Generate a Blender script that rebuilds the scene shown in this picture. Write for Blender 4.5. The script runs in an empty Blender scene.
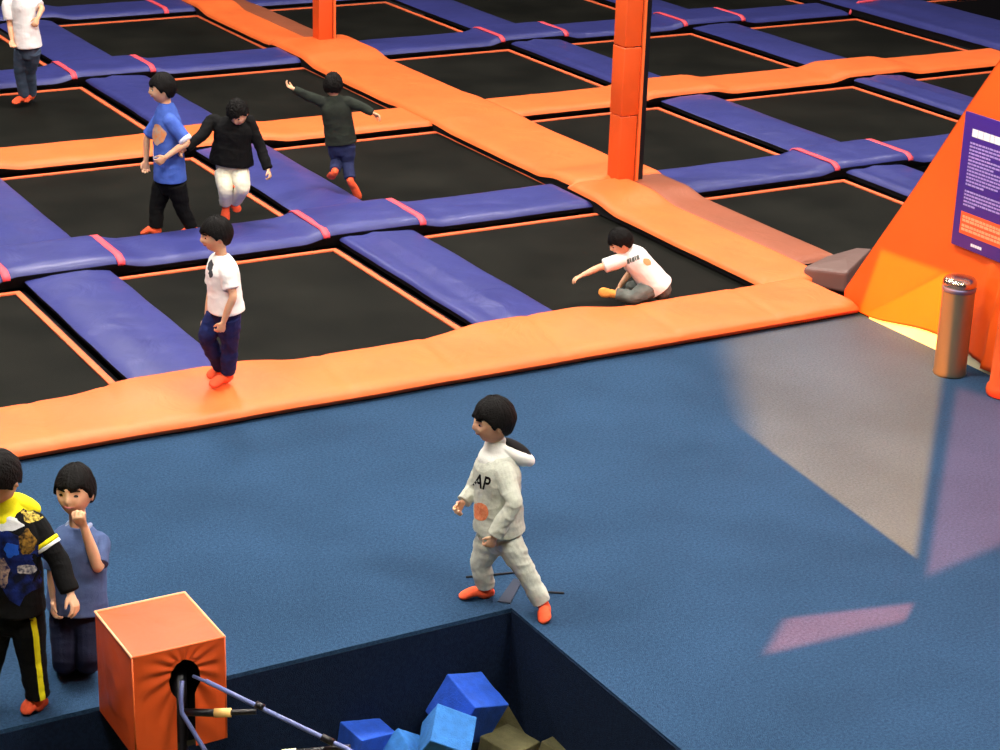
import bpy, bmesh, math, random
import numpy as np
from mathutils import Vector, Matrix, noise
from mathutils.bvhtree import BVHTree
random.seed(7)
SC = bpy.context.scene
COL = SC.collection

# ------------------------------------------------------------------ camera
F_PX, PITCH, ROLL, YAW = 2028.184, math.radians(20.835), math.radians(1.785), math.radians(30.244)
EYE = np.array([0.0, 0.0, 5.0])
FW = np.array([math.sin(YAW) * math.cos(PITCH), math.cos(YAW) * math.cos(PITCH), -math.sin(PITCH)])
R0 = np.array([math.cos(YAW), -math.sin(YAW), 0.0])
U0 = np.cross(R0, FW)
CR = math.cos(ROLL) * R0 + math.sin(ROLL) * U0
CU = -math.sin(ROLL) * R0 + math.cos(ROLL) * U0
cam_data = bpy.data.cameras.new('camera')
cam = bpy.data.objects.new('camera', cam_data)
COL.objects.link(cam)
cam_data.sensor_width = 36.0
cam_data.lens = F_PX * 36.0 / 1000.0
cam_data.clip_end = 200
cam.matrix_world = Matrix(((CR[0], CU[0], -FW[0], EYE[0]), (CR[1], CU[1], -FW[1], EYE[1]), (CR[2], CU[2], -FW[2], EYE[2]), (0, 0, 0, 1)))
SC.camera = cam
SC.view_settings.view_transform = 'Standard'
SC.view_settings.look = 'None'
SC.view_settings.gamma = 1.0
SC.view_settings.use_curve_mapping = False
SC.view_settings.exposure = -0.2

# ------------------------------------------------------------------ world and lights
world = bpy.data.worlds.new('world')
SC.world = world
world.use_nodes = True
world.node_tree.nodes['Background'].inputs[0].default_value = (0.8, 0.85, 1.0, 1)
world.node_tree.nodes['Background'].inputs[1].default_value = 0.0


def area(name, loc, sx, sy, power, color=(1, 0.95, 0.88), target=None, spread=180):
    l = bpy.data.lights.new(name, 'AREA')
    l.shape = 'RECTANGLE'; l.size = sx; l.size_y = sy; l.energy = power; l.color = color
    l.spread = math.radians(spread)
    o = bpy.data.objects.new(name, l)
    COL.objects.link(o)
    o.location = loc
    if target is not None:
        o.rotation_euler = (Vector(target) - Vector(loc)).to_track_quat('-Z', 'Y').to_euler()
    return o


LAMPS = []
for ix, X in enumerate((1.0, 6.5, 12.0, 17.5)):
    for iy, Y in enumerate((4.5, 10.5, 16.5, 22.5)):
        p = {4.5: 520, 10.5: 520, 16.5: 490, 22.5: 240}[Y] * {1.0: 1.0, 6.5: 1.2, 12.0: 0.75, 17.5: 0.5}[X]
        LAMPS.append((X, Y))
        area('ceiling_lamp_light', (X, Y, 7.55), 1.5, 0.9, p, (1.0, 0.93, 0.85))


def gobo(name, loc, target, power, color, planes, soft=0.02):
    """An added spot whose cut beam stands in for reflections in window glass: `planes` are world-space floor segments (p, q); light stays on the left of each."""
    l = bpy.data.lights.new(name, 'SPOT')
    l.energy = power; l.color = color; l.spot_size = math.radians(110); l.spot_blend = 0.0; l.shadow_soft_size = 0.01
    o = bpy.data.objects.new(name, l)
    COL.objects.link(o)
    o.location = loc
    q = (Vector(target) - Vector(loc)).to_track_quat('-Z', 'Y')
    o.rotation_euler = q.to_euler()
    inv = q.to_matrix().inverted()
    l.use_nodes = True
    nt = l.node_tree
    em = nt.nodes['Emission']
    tc = nt.nodes.new('ShaderNodeTexCoord')
    last = None
    for (a, b, sf) in planes:
        va = inv @ (Vector(a) - Vector(loc)); vb = inv @ (Vector(b) - Vector(loc))
        n = va.cross(vb).normalized()
        mid = inv @ (Vector(target) - Vector(loc))
        if n.dot(mid) < 0: n = -n
        d = nt.nodes.new('ShaderNodeVectorMath'); d.operation = 'DOT_PRODUCT'
        d.inputs[1].default_value = n
        nt.links.new(tc.outputs['Normal'], d.inputs[0])
        mr = nt.nodes.new('ShaderNodeMapRange'); mr.interpolation_type = 'SMOOTHSTEP'
        mr.inputs['From Min'].default_value = -sf; mr.inputs['From Max'].default_value = sf
        nt.links.new(d.outputs['Value'], mr.inputs['Value'])
        if last is None: last = mr.outputs[0]
        else:
            m = nt.nodes.new('ShaderNodeMath'); m.operation = 'MULTIPLY'
            nt.links.new(last, m.inputs[0]); nt.links.new(mr.outputs[0], m.inputs[1]); last = m.outputs[0]
    nt.links.new(last, em.inputs['Strength'])
    return o


def _floor(px, py, z=0.0):
    d = FW + CR * (px - 500) / F_PX - CU * (py - 375) / F_PX
    return tuple(EYE + d * ((z - EYE[2]) / d[2]))


def _wall(px, py, X=9.75):
    d = FW + CR * (px - 500) / F_PX - CU * (py - 375) / F_PX
    return tuple(EYE + d * (X / d[0]))


ADDED_SPOTS = [(0.5, 0.9, 7.3), (1.1, 0.6, 7.3), (1.7, 0.3, 7.3), (-0.1, 1.2, 7.3)]  # added unseen lights; their coloured patches stand in for reflections in the viewing glass
gobo('added_reflection_light', ADDED_SPOTS[0], _floor(850, 420), 170000, (1.0, 0.25, 0.02),
     [((2.0, 11.27, 0), (9.7, 11.27, 0), .0015), (_floor(728, 345), _floor(752, 440), .012), (_floor(740, 428), _floor(935, 572), .001), (_floor(941, 385), _floor(915, 560), .003), (_wall(872, 247), _wall(975, 283), .002)])
gobo('added_reflection_light', ADDED_SPOTS[3], _wall(905, 290), 75000, (1.0, 0.38, 0.05),
     [((2.0, 11.27, 0), (9.7, 11.27, 0), .0015), (_wall(864, 300), _wall(888, 230), .002), (_wall(872, 247), _wall(975, 283), .002), (_wall(978, 280), _wall(968, 340), .006)])
gobo('added_reflection_light', ADDED_SPOTS[1], _floor(975, 470), 85000, (1.0, 0.14, 0.08),
     [(_floor(957, 390), _floor(929, 565), .003), (_floor(935, 572), _floor(1000, 545), .004), (_floor(945, 384), _floor(1030, 410), .004)])
gobo('added_reflection_light', ADDED_SPOTS[2], _floor(855, 625), 105000, (1.0, 0.12, 0.05),
     [(_floor(790, 618), _floor(915, 603), .002), (_floor(915, 600), _floor(903, 625), .002), (_floor(900, 622), _floor(790, 648), .003), (_floor(768, 650), _floor(790, 612), .004)])

# ------------------------------------------------------------------ helpers
def lin(c):
    c = c / 255.0
    return c / 12.92 if c <= 0.04045 else ((c + 0.055) / 1.055) ** 2.4


def rgb(r, g, b):
    return (lin(r), lin(g), lin(b), 1.0)


def mat(name, col, rough=0.6, metal=0.0, spec=0.5, noise_amt=0.0, noise_scale=8.0, bump=0.0, bump_scale=60.0, col2=None, sheen=0.0, coat=0.0, emit=None, obj_coords=True):
    m = bpy.data.materials.new(name)
    m.use_nodes = True
    nt = m.node_tree
    b = nt.nodes['Principled BSDF']
    b.inputs['Base Color'].default_value = col
    b.inputs['Roughness'].default_value = rough
    b.inputs['Metallic'].default_value = metal
    b.inputs['Specular IOR Level'].default_value = spec
    b.inputs['Coat Weight'].default_value = coat
    b.inputs['Sheen Weight'].default_value = sheen
    tc = nt.nodes.new('ShaderNodeTexCoord')
    out = tc.outputs['Object']
    if noise_amt > 0 or col2 is not None:
        n = nt.nodes.new('ShaderNodeTexNoise')
        n.inputs['Scale'].default_value = noise_scale
        n.inputs['Detail'].default_value = 6
        nt.links.new(out, n.inputs['Vector'])
        mix = nt.nodes.new('ShaderNodeMix'); mix.data_type = 'RGBA'
        c2 = col2 if col2 is not None else tuple(max(0, x * (1 - noise_amt)) for x in col[:3]) + (1,)
        c1 = col if col2 is not None else tuple(min(1, x * (1 + noise_amt)) for x in col[:3]) + (1,)
        mix.inputs['A'].default_value = c1; mix.inputs['B'].default_value = c2
        mr = nt.nodes.new('ShaderNodeMapRange')
        mr.inputs['From Min'].default_value = 0.35; mr.inputs['From Max'].default_value = 0.65
        nt.links.new(n.outputs['Fac'], mr.inputs['Value'])
        nt.links.new(mr.outputs[0], mix.inputs['Factor'])
        nt.links.new(mix.outputs['Result'], b.inputs['Base Color'])
    if bump > 0:
        n2 = nt.nodes.new('ShaderNodeTexNoise')
        n2.inputs['Scale'].default_value = bump_scale
        n2.inputs['Detail'].default_value = 4
        nt.links.new(out, n2.inputs['Vector'])
        bp = nt.nodes.new('ShaderNodeBump')
        bp.inputs['Strength'].default_value = 1.0
        bp.inputs['Distance'].default_value = bump
        nt.links.new(n2.outputs['Fac'], bp.inputs['Height'])
        nt.links.new(bp.outputs[0], b.inputs['Normal'])
    if emit:
        b.inputs['Emission Color'].default_value = emit[0]
        b.inputs['Emission Strength'].default_value = emit[1]
    return m


def vinyl(name, col, rough=0.38, crumple=0.006):
    """Padded vinyl: soft sheen, crumpled creases."""
    m = mat(name, col, rough=rough, spec=0.45, noise_amt=0.06, noise_scale=2.5)
    nt = m.node_tree; b = nt.nodes['Principled BSDF']
    tc = nt.nodes.new('ShaderNodeTexCoord')
    n1 = nt.nodes.new('ShaderNodeTexNoise'); n1.inputs['Scale'].default_value = 3.0; n1.inputs['Detail'].default_value = 3; n1.inputs['Distortion'].default_value = 1.2
    v = nt.nodes.new('ShaderNodeTexVoronoi'); v.feature = 'SMOOTH_F1'; v.inputs['Scale'].default_value = 4.5
    nt.links.new(tc.outputs['Object'], n1.inputs['Vector']); nt.links.new(tc.outputs['Object'], v.inputs['Vector'])
    a = nt.nodes.new('ShaderNodeMath'); a.operation = 'ADD'
    nt.links.new(n1.outputs['Fac'], a.inputs[0]); nt.links.new(v.outputs['Distance'], a.inputs[1])
    bp = nt.nodes.new('ShaderNodeBump'); bp.inputs['Distance'].default_value = crumple * 6; bp.inputs['Strength'].default_value = 0.45
    nt.links.new(a.outputs[0], bp.inputs['Height']); nt.links.new(bp.outputs[0], b.inputs['Normal'])
    return m


M = {}
M['orange'] = vinyl('orange_vinyl', rgb(240, 110, 50), 0.5, 0.003)
M['orange_deep'] = vinyl('deep_orange_vinyl', rgb(218, 82, 26), 0.5, 0.003)
M['brown'] = vinyl('terracotta_vinyl', rgb(146, 80, 54), 0.5, 0.003)
M['taupe'] = vinyl('taupe_vinyl', rgb(104, 80, 74), 0.5, 0.004)
M['blue'] = vinyl('blue_vinyl', rgb(54, 58, 122), rough=0.38, crumple=0.0035)
M['orange_wall'] = mat('orange_wall_vinyl', rgb(252, 96, 20), rough=0.5, noise_amt=0.05, noise_scale=1.5)
M['black'] = mat('black_netting', rgb(14, 12, 14), rough=0.9, spec=0.1)
M['black_steel'] = mat('black_steel', rgb(20, 18, 22), rough=0.35, spec=0.5)
M['webbing'] = mat('orange_webbing', rgb(236, 108, 62), rough=0.7, noise_amt=0.1, noise_scale=30)
M['strap'] = mat('coral_strap', rgb(245, 84, 100), rough=0.6)
M['bedpatch'] = None
M['steel'] = mat('brushed_steel', rgb(150, 142, 115), rough=0.42, metal=0.9)
M['steel_cap'] = mat('polished_steel', rgb(200, 184, 160), rough=0.25, metal=1.0)
M['steel_band'] = mat('bluish_steel', rgb(120, 120, 150), rough=0.4, metal=0.8)
M['cream'] = mat('cream_board', rgb(238, 232, 190), rough=0.6)
M['purple'] = mat('purple_print', rgb(66, 38, 130), rough=0.35)
M['lilac'] = mat('lilac_print', rgb(176, 150, 210), rough=0.5)
M['white'] = mat('white_print', rgb(245, 240, 240), rough=0.5)
M['sign_orange'] = mat('orange_print', rgb(250, 92, 44), rough=0.5)
M['sign_peach'] = mat('peach_print', rgb(255, 168, 120), rough=0.5)
M['foam_blue'] = mat('blue_foam', rgb(30, 84, 200), rough=0.85, noise_amt=0.12, noise_scale=20, bump=0.004, bump_scale=120)
M['foam_sky'] = mat('light_blue_foam', rgb(50, 122, 200), rough=0.85, noise_amt=0.12, noise_scale=20, bump=0.004, bump_scale=120)
M['foam_olive'] = mat('olive_foam', rgb(96, 92, 60), rough=0.9, noise_amt=0.15, noise_scale=20, bump=0.004, bump_scale=120)
M['tube_blue'] = mat('slate_blue_tube', rgb(104, 116, 170), rough=0.4)
M['piping'] = mat('pale_piping', rgb(255, 190, 140), rough=0.5)
M['court'] = mat('court_floor', rgb(16, 15, 17), rough=0.95)
M['room'] = mat('dark_room', rgb(30, 28, 34), rough=0.9)
M['lampmat'] = mat('lamp_diffuser', rgb(255, 250, 240), emit=((1, 0.95, 0.88, 1), 3.0))

# carpet: blue loop pile with speckle and faint wear
m = mat('blue_carpet', rgb(50, 84, 128), rough=0.95, spec=0.1, bump=0.006, bump_scale=220)
nt = m.node_tree; b = nt.nodes['Principled BSDF']; tc = nt.nodes.new('ShaderNodeTexCoord')
n1 = nt.nodes.new('ShaderNodeTexNoise'); n1.inputs['Scale'].default_value = 60; n1.inputs['Detail'].default_value = 5; n1.inputs['Roughness'].default_value = 0.8
n2 = nt.nodes.new('ShaderNodeTexNoise'); n2.inputs['Scale'].default_value = 1.3; n2.inputs['Detail'].default_value = 4
r1 = nt.nodes.new('ShaderNodeValToRGB'); r1.color_ramp.elements[0].position = 0.3; r1.color_ramp.elements[0].color = rgb(30, 55, 82); r1.color_ramp.elements[1].position = 0.72; r1.color_ramp.elements[1].color = rgb(58, 90, 124)
r2 = nt.nodes.new('ShaderNodeValToRGB'); r2.color_ramp.elements[0].position = 0.3; r2.color_ramp.elements[0].color = (0.78, 0.78, 0.78, 1); r2.color_ramp.elements[1].position = 0.7; r2.color_ramp.elements[1].color = (1, 1, 1, 1)
mx = nt.nodes.new('ShaderNodeMix'); mx.data_type = 'RGBA'; mx.blend_type = 'MULTIPLY'; mx.inputs['Factor'].default_value = 1
nt.links.new(tc.outputs['Object'], n1.inputs['Vector']); nt.links.new(tc.outputs['Object'], n2.inputs['Vector'])
nt.links.new(n1.outputs['Fac'], r1.inputs[0]); nt.links.new(n2.outputs['Fac'], r2.inputs[0])
nt.links.new(r1.outputs[0], mx.inputs['A']); nt.links.new(r2.outputs[0], mx.inputs['B']); nt.links.new(mx.outputs['Result'], b.inputs['Base Color'])
M['carpet'] = m
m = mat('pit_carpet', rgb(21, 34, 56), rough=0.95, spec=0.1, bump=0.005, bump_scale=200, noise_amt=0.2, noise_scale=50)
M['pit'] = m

# trampoline bed: woven black mat, scuffed
m = mat('jump_mat', rgb(30, 30, 27), rough=0.8, spec=0.08)
nt = m.node_tree; b = nt.nodes['Principled BSDF']; tc = nt.nodes.new('ShaderNodeTexCoord')
n1 = nt.nodes.new('ShaderNodeTexNoise'); n1.inputs['Scale'].default_value = 1.2; n1.inputs['Detail'].default_value = 5
r1 = nt.nodes.new('ShaderNodeValToRGB'); r1.color_ramp.elements[0].position = 0.35; r1.color_ramp.elements[0].color = rgb(15, 16, 13); r1.color_ramp.elements[1].position = 0.7; r1.color_ramp.elements[1].color = rgb(28, 28, 24)
nt.links.new(tc.outputs['Object'], n1.inputs['Vector']); nt.links.new(n1.outputs['Fac'], r1.inputs[0]); nt.links.new(r1.outputs[0], b.inputs['Base Color'])
w = nt.nodes.new('ShaderNodeTexChecker'); w.inputs['Scale'].default_value = 90
bp = nt.nodes.new('ShaderNodeBump'); bp.inputs['Distance'].default_value = 0.001; bp.inputs['Strength'].default_value = 0.4
nt.links.new(tc.outputs['Object'], w.inputs['Vector']); nt.links.new(w.outputs['Fac'], bp.inputs['Height']); nt.links.new(bp.outputs[0], b.inputs['Normal'])
M['bed'] = m


def link(name, me, mats, parent=None, smooth=False):
    o = bpy.data.objects.new(name, me)
    COL.objects.link(o)
    for mm in (mats if isinstance(mats, (list, tuple)) else [mats]):
        me.materials.append(mm)
    if smooth:
        me.polygons.foreach_set('use_smooth', [True] * len(me.polygons))
    if parent is not None:
        o.parent = parent
        o.matrix_parent_inverse = Matrix.Translation(parent.location).inverted() if parent.type == 'EMPTY' else parent.matrix_world.inverted()
    return o


def mesh(name, v, f):
    me = bpy.data.meshes.new(name)
    me.from_pydata([tuple(map(float, p)) for p in v], [], [tuple(map(int, q)) for q in f])
    me.update()
    return me


def thing(name, label, cat, loc, group=None):
    o = bpy.data.objects.new(name, None)
    COL.objects.link(o)
    o.location = loc
    o.empty_display_size = 0.1
    return tag(o, label, cat, group)


def tag(o, label, cat, group=None):
    o['label'] = label; o['category'] = cat
    if group: o['group'] = group
    return o


def structure(o):
    o['kind'] = 'structure'
    return o


class MB:
    def __init__(s): s.v = []; s.f = []; s.m = []
    def add(s, v, f, mi=0):
        n = len(s.v); s.v += [tuple(map(float, p)) for p in v]; s.f += [tuple(int(i) + n for i in q) for q in f]; s.m += [mi] * len(f)
    def box(s, x0, x1, y0, y1, z0, z1, mi=0, mtx=None):
        v = [(x, y, z) for z in (z0, z1) for x, y in ((x0, y0), (x1, y0), (x1, y1), (x0, y1))]
        if mtx is not None: v = [tuple(mtx @ Vector(p)) for p in v]
        s.add(v, [(3, 2, 1, 0), (4, 5, 6, 7), (0, 1, 5, 4), (1, 2, 6, 5), (2, 3, 7, 6), (3, 0, 4, 7)], mi)
    def tube(s, pts, rad, n=12, mi=0, cap=True):
        pts = [np.array(p, float) for p in pts]
        rad = rad if isinstance(rad, (list, tuple)) else [rad] * len(pts)
        v = []; f = []
        ref = None
        for i, p in enumerate(pts):
            t = pts[min(i + 1, len(pts) - 1)] - pts[max(i - 1, 0)]
            t = t / (np.linalg.norm(t) + 1e-9)
            if ref is None:
                ref = np.cross(t, [0, 0, 1] if abs(t[2]) < 0.9 else [1, 0, 0])
            a = ref - t * (ref @ t); a /= np.linalg.norm(a); ref = a; bb = np.cross(t, a)
            for k in range(n):
                an = 2 * math.pi * k / n
                v.append(p + rad[i] * (a * math.cos(an) + bb * math.sin(an)))
        for i in range(len(pts) - 1):
            for k in range(n):
                f.append((i * n + k, i * n + (k + 1) % n, (i + 1) * n + (k + 1) % n, (i + 1) * n + k))
        if cap:
            f.append(tuple(reversed(range(n)))); f.append(tuple(range((len(pts) - 1) * n, len(pts) * n)))
        s.add(v, f, mi)
    def build(s, name, mats, parent=None, smooth=False, bevel=0):
        me = mesh(name, s.v, s.f)
        o = link(name, me, mats, parent, smooth)
        me.polygons.foreach_set('material_index', s.m)
        if bevel:
            bv = o.modifiers.new('bevel', 'BEVEL'); bv.width = bevel; bv.segments = 3; bv.limit_method = 'ANGLE'
            me.polygons.foreach_set('use_smooth', [True] * len(me.polygons))
        return o


def sstep(x):
    x = min(1, max(0, x)); return x * x * (3 - 2 * x)


def nz(x, y, z=0.0):
    return noise.noise(Vector((x, y, z)))


# ------------------------------------------------------------------ setting
VX = [1.535 + 2.645 * i for i in range(8)]     # right edges of the beds
HY = [None, 14.45, 17.60, 20.81, 24.09, 27.3]  # far edges of the beds
FRONT_Y = 11.33
PX, PY = 4.95, 8.29                            # corner of the foam pit

b_ = MB()
b_.box(-6, 14, PY, FRONT_Y + 0.25, -0.3, 0)
b_.box(PX, 14, 0.5, PY, -0.3, 0)
structure(b_.build('floor', M['carpet']))
b_ = MB(); b_.box(-6, 22, FRONT_Y + 0.25, 30, -0.9, -0.55)
structure(b_.build('floor_court', M['court']))
b_ = MB(); b_.box(-6, PX + 0.1, PY, PY + 0.1, -1.5, -0.3)
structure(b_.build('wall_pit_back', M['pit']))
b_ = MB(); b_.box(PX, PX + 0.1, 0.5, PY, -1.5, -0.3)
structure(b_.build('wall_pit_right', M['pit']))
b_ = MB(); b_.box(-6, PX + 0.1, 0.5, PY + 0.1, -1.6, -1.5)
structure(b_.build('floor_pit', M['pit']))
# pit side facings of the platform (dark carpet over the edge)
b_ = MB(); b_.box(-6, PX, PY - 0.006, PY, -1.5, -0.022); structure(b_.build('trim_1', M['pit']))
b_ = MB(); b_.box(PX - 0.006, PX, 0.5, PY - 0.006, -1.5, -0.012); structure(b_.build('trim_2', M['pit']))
b_ = MB(); b_.box(-6.2, -6, 0, 30, -1.6, 8); structure(b_.build('wall_left', M['room']))
b_ = MB(); b_.box(22, 22.2, 0, 30, -1.6, 8); structure(b_.build('wall_right', M['room']))
b_ = MB(); b_.box(-6.2, 22.2, 30, 30.2, -1.6, 8); structure(b_.build('wall_back', M['room']))
b_ = MB(); b_.box(-6.2, 22.2, -4, 30.2, 8, 8.2); structure(b_.build('ceiling', M['room']))

for (X, Y) in LAMPS:
    t = thing('ceiling_lamp', 'rectangular ceiling lamp hung over the trampoline court', 'lamp', (X, Y, 8.0), 'ceiling lamps above the court')
    b_ = MB(); b_.box(X - .8, X + .8, Y - .5, Y + .5, 7.62, 8.0); b_.build('lamp_housing', M['black_steel'], t, bevel=0.01)
    b_ = MB(); b_.box(X - .75, X + .75, Y - .45, Y + .45, 7.57, 7.62); b_.build('diffuser', M['lampmat'], t)


for (X, Y, Z) in ADDED_SPOTS:  # housings made up to carry the added reflection lights
    t = thing('added_spot', 'added black spot housing, unseen, for light standing in for window reflections', 'lamp', (X, Y, 8.0), 'added reflection lights')
    b_ = MB(); b_.tube([(X, Y, 8.0), (X, Y, 7.75)], 0.02, 10); b_.build('added_spot_stem', M['black_steel'], t, True)
    b_ = MB(); b_.tube([(X - .08, Y - .15, 7.72), (X, Y, 7.55), (X + .01, Y + .02, 7.42)], [0.09, 0.1, 0.11], 16); b_.build('added_spot_body', M['black_steel'], t, True)


# ------------------------------------------------------------------ trampolines
def trampoline(x0, x1, y0, y1, label):
    t = thing('trampoline', label, 'trampoline', ((x0 + x1) / 2, (y0 + y1) / 2, -0.55), 'in-ground trampolines of the court')
    n = 24
    v = []; f = []
    for j in range(n + 1):
        for i in range(n + 1):
            u, w = i / n, j / n
            z = -0.012 * math.sin(math.pi * u) * math.sin(math.pi * w)
            v.append((x0 + 0.02 + (x1 - x0 - 0.04) * u, y0 + 0.02 + (y1 - y0 - 0.04) * w, z))
    for j in range(n):
        for i in range(n):
            a = j * (n + 1) + i; f.append((a, a + 1, a + n + 2, a + n + 1))
    link('jump_mat', mesh('jump_mat', v, f), M['bed'], t, True)
    e = 0.048
    b = MB()
    z0, z1 = 0.001, 0.012
    b.box(x0, x1, y1 - e, y1, z0, z1); b.box(x0, x1, y0, y0 + e, z0, z1)
    b.box(x0, x0 + e, y0 + e, y1 - e, z0, z1); b.box(x1 - e, x1, y0 + e, y1 - e, z0, z1)
    b.build('edge_webbing', M['webbing'], t)
    b = MB()
    w = 0.05
    for (a0, a1, c0, c1) in ((x0 - w, x1 + w, y1 + .001, y1 + w), (x0 - w, x1 + w, y0 - w, y0 - .001), (x0 - w, x0 - .001, y0, y1), (x1 + .001, x1 + w, y0, y1)):
        b.box(a0, a1, c0, c1, -0.55, -0.01)
    b.build('frame', M['black_steel'], t)
    return t


cols_txt = {1: 'far left', 2: 'second', 3: 'third', 4: 'fourth', 5: 'fifth', 6: 'sixth'}
T_LABEL = {
    (0, 1): 'black trampoline cut by the left edge of the photo, in front of the blue cushion',
    (0, 2): 'black trampoline beside the standing boy in white shirt and navy trousers',
    (0, 3): 'black trampoline with the crouching boy in white shirt on it',
    (0, 4): 'black trampoline nearest the orange sloped wall, right of the orange corner',
    (1, 1): 'black trampoline sliver at the left edge behind the nearest blue cross cushion',
    (1, 2): 'black trampoline under the boy in blue shirt and the boy in black jacket',
    (1, 3): 'black trampoline under the boy in dark green shirt with spread arms',
    (1, 4): 'black trampoline directly behind the tall orange post, right of the wide orange walkway',
    (1, 5): 'black trampoline between blue cushions whose right corner reaches the purple sign',
    (1, 6): 'black trampoline mostly hidden behind the top of the orange sloped wall',
    (2, 2): 'black trampoline under the boy in white shirt and grey jeans',
    (2, 3): 'black trampoline behind the boys in black jacket and dark green shirt',
    (2, 4): 'black trampoline right of the wide orange walkway between two posts, beyond the orange crosswalk',
    (2, 5): 'black trampoline crossed by the upper part of the tall orange post',
    (2, 6): 'black trampoline at the upper right between blue cushions and the orange crosswalk',
    (3, 2): 'black trampoline corner behind the boy in white shirt and grey jeans',
    (3, 3): 'black trampoline in the far row left of the orange walkway',
    (3, 4): 'black trampoline in the far row just right of the far orange post',
    (3, 5): 'black trampoline in the far row left of the tall orange post top',
    (3, 6): 'black trampoline in the far row at the top right',
    (3, 7): 'black trampoline beyond the raised blue border cushion at the top right',
}
for (r, c), lab in T_LABEL.items():
    x0 = VX[c - 1] + 0.66; x1 = VX[c]
    if c == 4: x0 = VX[3] + 0.85
    y0 = (HY[r] + 0.60) if r > 0 else 11.90
    if c == 7: x0 = 18.75; x1 = 21.4
    y1 = HY[r + 1]
    trampoline(x0, x1, y0, y1, lab)


# ------------------------------------------------------------------ cushions
CUT = [0, 0.012, 0.035, 0.07, 0.12, 0.2, 0.3, 0.42, 0.5, 0.58, 0.7, 0.8, 0.88, 0.93, 0.965, 0.988, 1.0]


def cushion(name, axis, s0, s1, c0, c1, zfun, mats, label, group, side=0.06, base=0.014, step=0.06, rnd=0.09, seed=0.0, wob=0.012, facets=None, cat='cushion', parent=None, wrinkle=0.004):
    n = max(2, int((s1 - s0) / step))
    v = []; f = []; mi = []
    m_ = len(CUT)
    for i in range(n + 1):
        s = s0 + (s1 - s0) * i / n
        e0 = c0 + wob * nz(s * 1.7, seed, 1.0); e1 = c1 + wob * nz(s * 1.7, seed, 5.0)
        endf = 1.0
        for k, u in enumerate(CUT):
            c = e0 + (e1 - e0) * u
            zt = zt0 = zfun(s, c)
            w = (e1 - e0)
            d = min(u, 1 - u) * w / rnd
            prof = math.sqrt(max(0, 1 - (1 - min(1, d)) ** 2))
            if facets: zt += np.interp(u, [p[0] for p in facets], [p[1] for p in facets])
            zt += wrinkle * (nz(s * 3.1, c * 3.1, seed) + 0.5 * nz(s * 8, c * 8, seed)) * min(1, d)
            de = min(s - s0, s1 - s) / 0.05
            pe = math.sqrt(max(0, 1 - (1 - min(1, de)) ** 2))
            sd = side + max(0, zt0 - 0.115) * 0.95
            z = sd + (zt - sd) * prof * (0.5 + 0.5 * pe)
            v.append((s, c, z) if axis == 'x' else (c, s, z))
        # under side of the lip then down to the base
    for i in range(n):
        for k in range(m_ - 1):
            a = i * m_ + k; q = (a, a + m_, a + m_ + 1, a + 1)
            f.append(q if axis == 'y' else tuple(reversed(q))); mi.append(0)
    # dark skirt
    nb = len(v)
    inset = 0.02
    for i in range(n + 1):
        s = s0 + (s1 - s0) * i / n
        for (idx, sg) in ((0, 1), (m_ - 1, -1)):
            p = v[i * m_ + idx]
            cc = (p[1] if axis == 'x' else p[0])
            v.append((s, cc, p[2]) if axis == 'x' else (cc, s, p[2]))
            c2 = cc + sg * inset
            v.append((s, c2, base) if axis == 'x' else (c2, s, base))
    for i in range(n):
        a = nb + i * 4; b = a + 4
        f.append((a, b, b + 1, a + 1) if axis == 'x' else (a, a + 1, b + 1, b)); mi.append(1)
        f.append((a + 2, a + 3, b + 3, b + 2) if axis == 'x' else (a + 2, b + 2, b + 3, a + 3)); mi.append(1)
        f.append((a + 1, b + 1, b + 3, a + 3)); mi.append(1)
    for i in (0, n):
        f.append((nb + i * 4, nb + i * 4 + 1, nb + i * 4 + 3, nb + i * 4 + 2)); mi.append(1)
        f.append(tuple([i * m_ + k for k in range(m_)])); mi.append(0)
    me = mesh(name, v, f)
    o = link(name, me, mats, parent, True)
    me.polygons.foreach_set('material_index', mi)
    if parent is None: tag(o, label, cat, group)
    return o


def bumps(s, centers, amp=0.055, half=0.36, soft=0.3):
    z = 0
    for c in centers:
        d = abs(s - c) - half
        z = max(z, amp * sstep(1 - max(0, d) / soft) if d > -10 else 0)
    return z


XC = [v + 0.38 for v in VX]           # centre lines of the cushions that run away from us
YC = [None] + [h + 0.38 for h in HY[1:]]


def strap_mesh(x, y0, y1, ztop, parent):
    """A narrow strap curved over a cross cushion."""
    v = []; f = []
    us = [0, .004, .012, .03, .06, .1, .16, .3, .5, .7, .84, .9, .94, .97, .988, 1.0]
    n = len(us) - 1
    zs = 0.06 + max(0, ztop - 0.115) * 0.95
    for u in us:
        y = y0 + (y1 - y0) * u
        d = min(u, 1 - u) * (y1 - y0) / 0.09
        z = zs + (ztop - zs) * math.sqrt(max(0, 1 - (1 - min(1, d)) ** 2)) + 0.008
        y += -0.012 if u < 0.02 else 0
        for dx in (-0.031, 0.031):
            v.append((x + dx, y, z)); v.append((x + dx, y, z - 0.012))
    for i in range(n):
        a = i * 4; b = a + 4
        f += [(a, a + 2, b + 2, b), (a + 1, b + 1, b + 3, a + 3), (a, b, b + 1, a + 1), (a + 2, a + 3, b + 3, b + 2)]
    f += [(0, 1, 3, 2), (n * 4, n * 4 + 2, n * 4 + 3, n * 4 + 1)]
    return link('strap', mesh('strap', v, f), M['strap'], parent, True)


BL = [M['blue'], M['black']]
OR = [M['orange'], M['orange_deep']]
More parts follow.
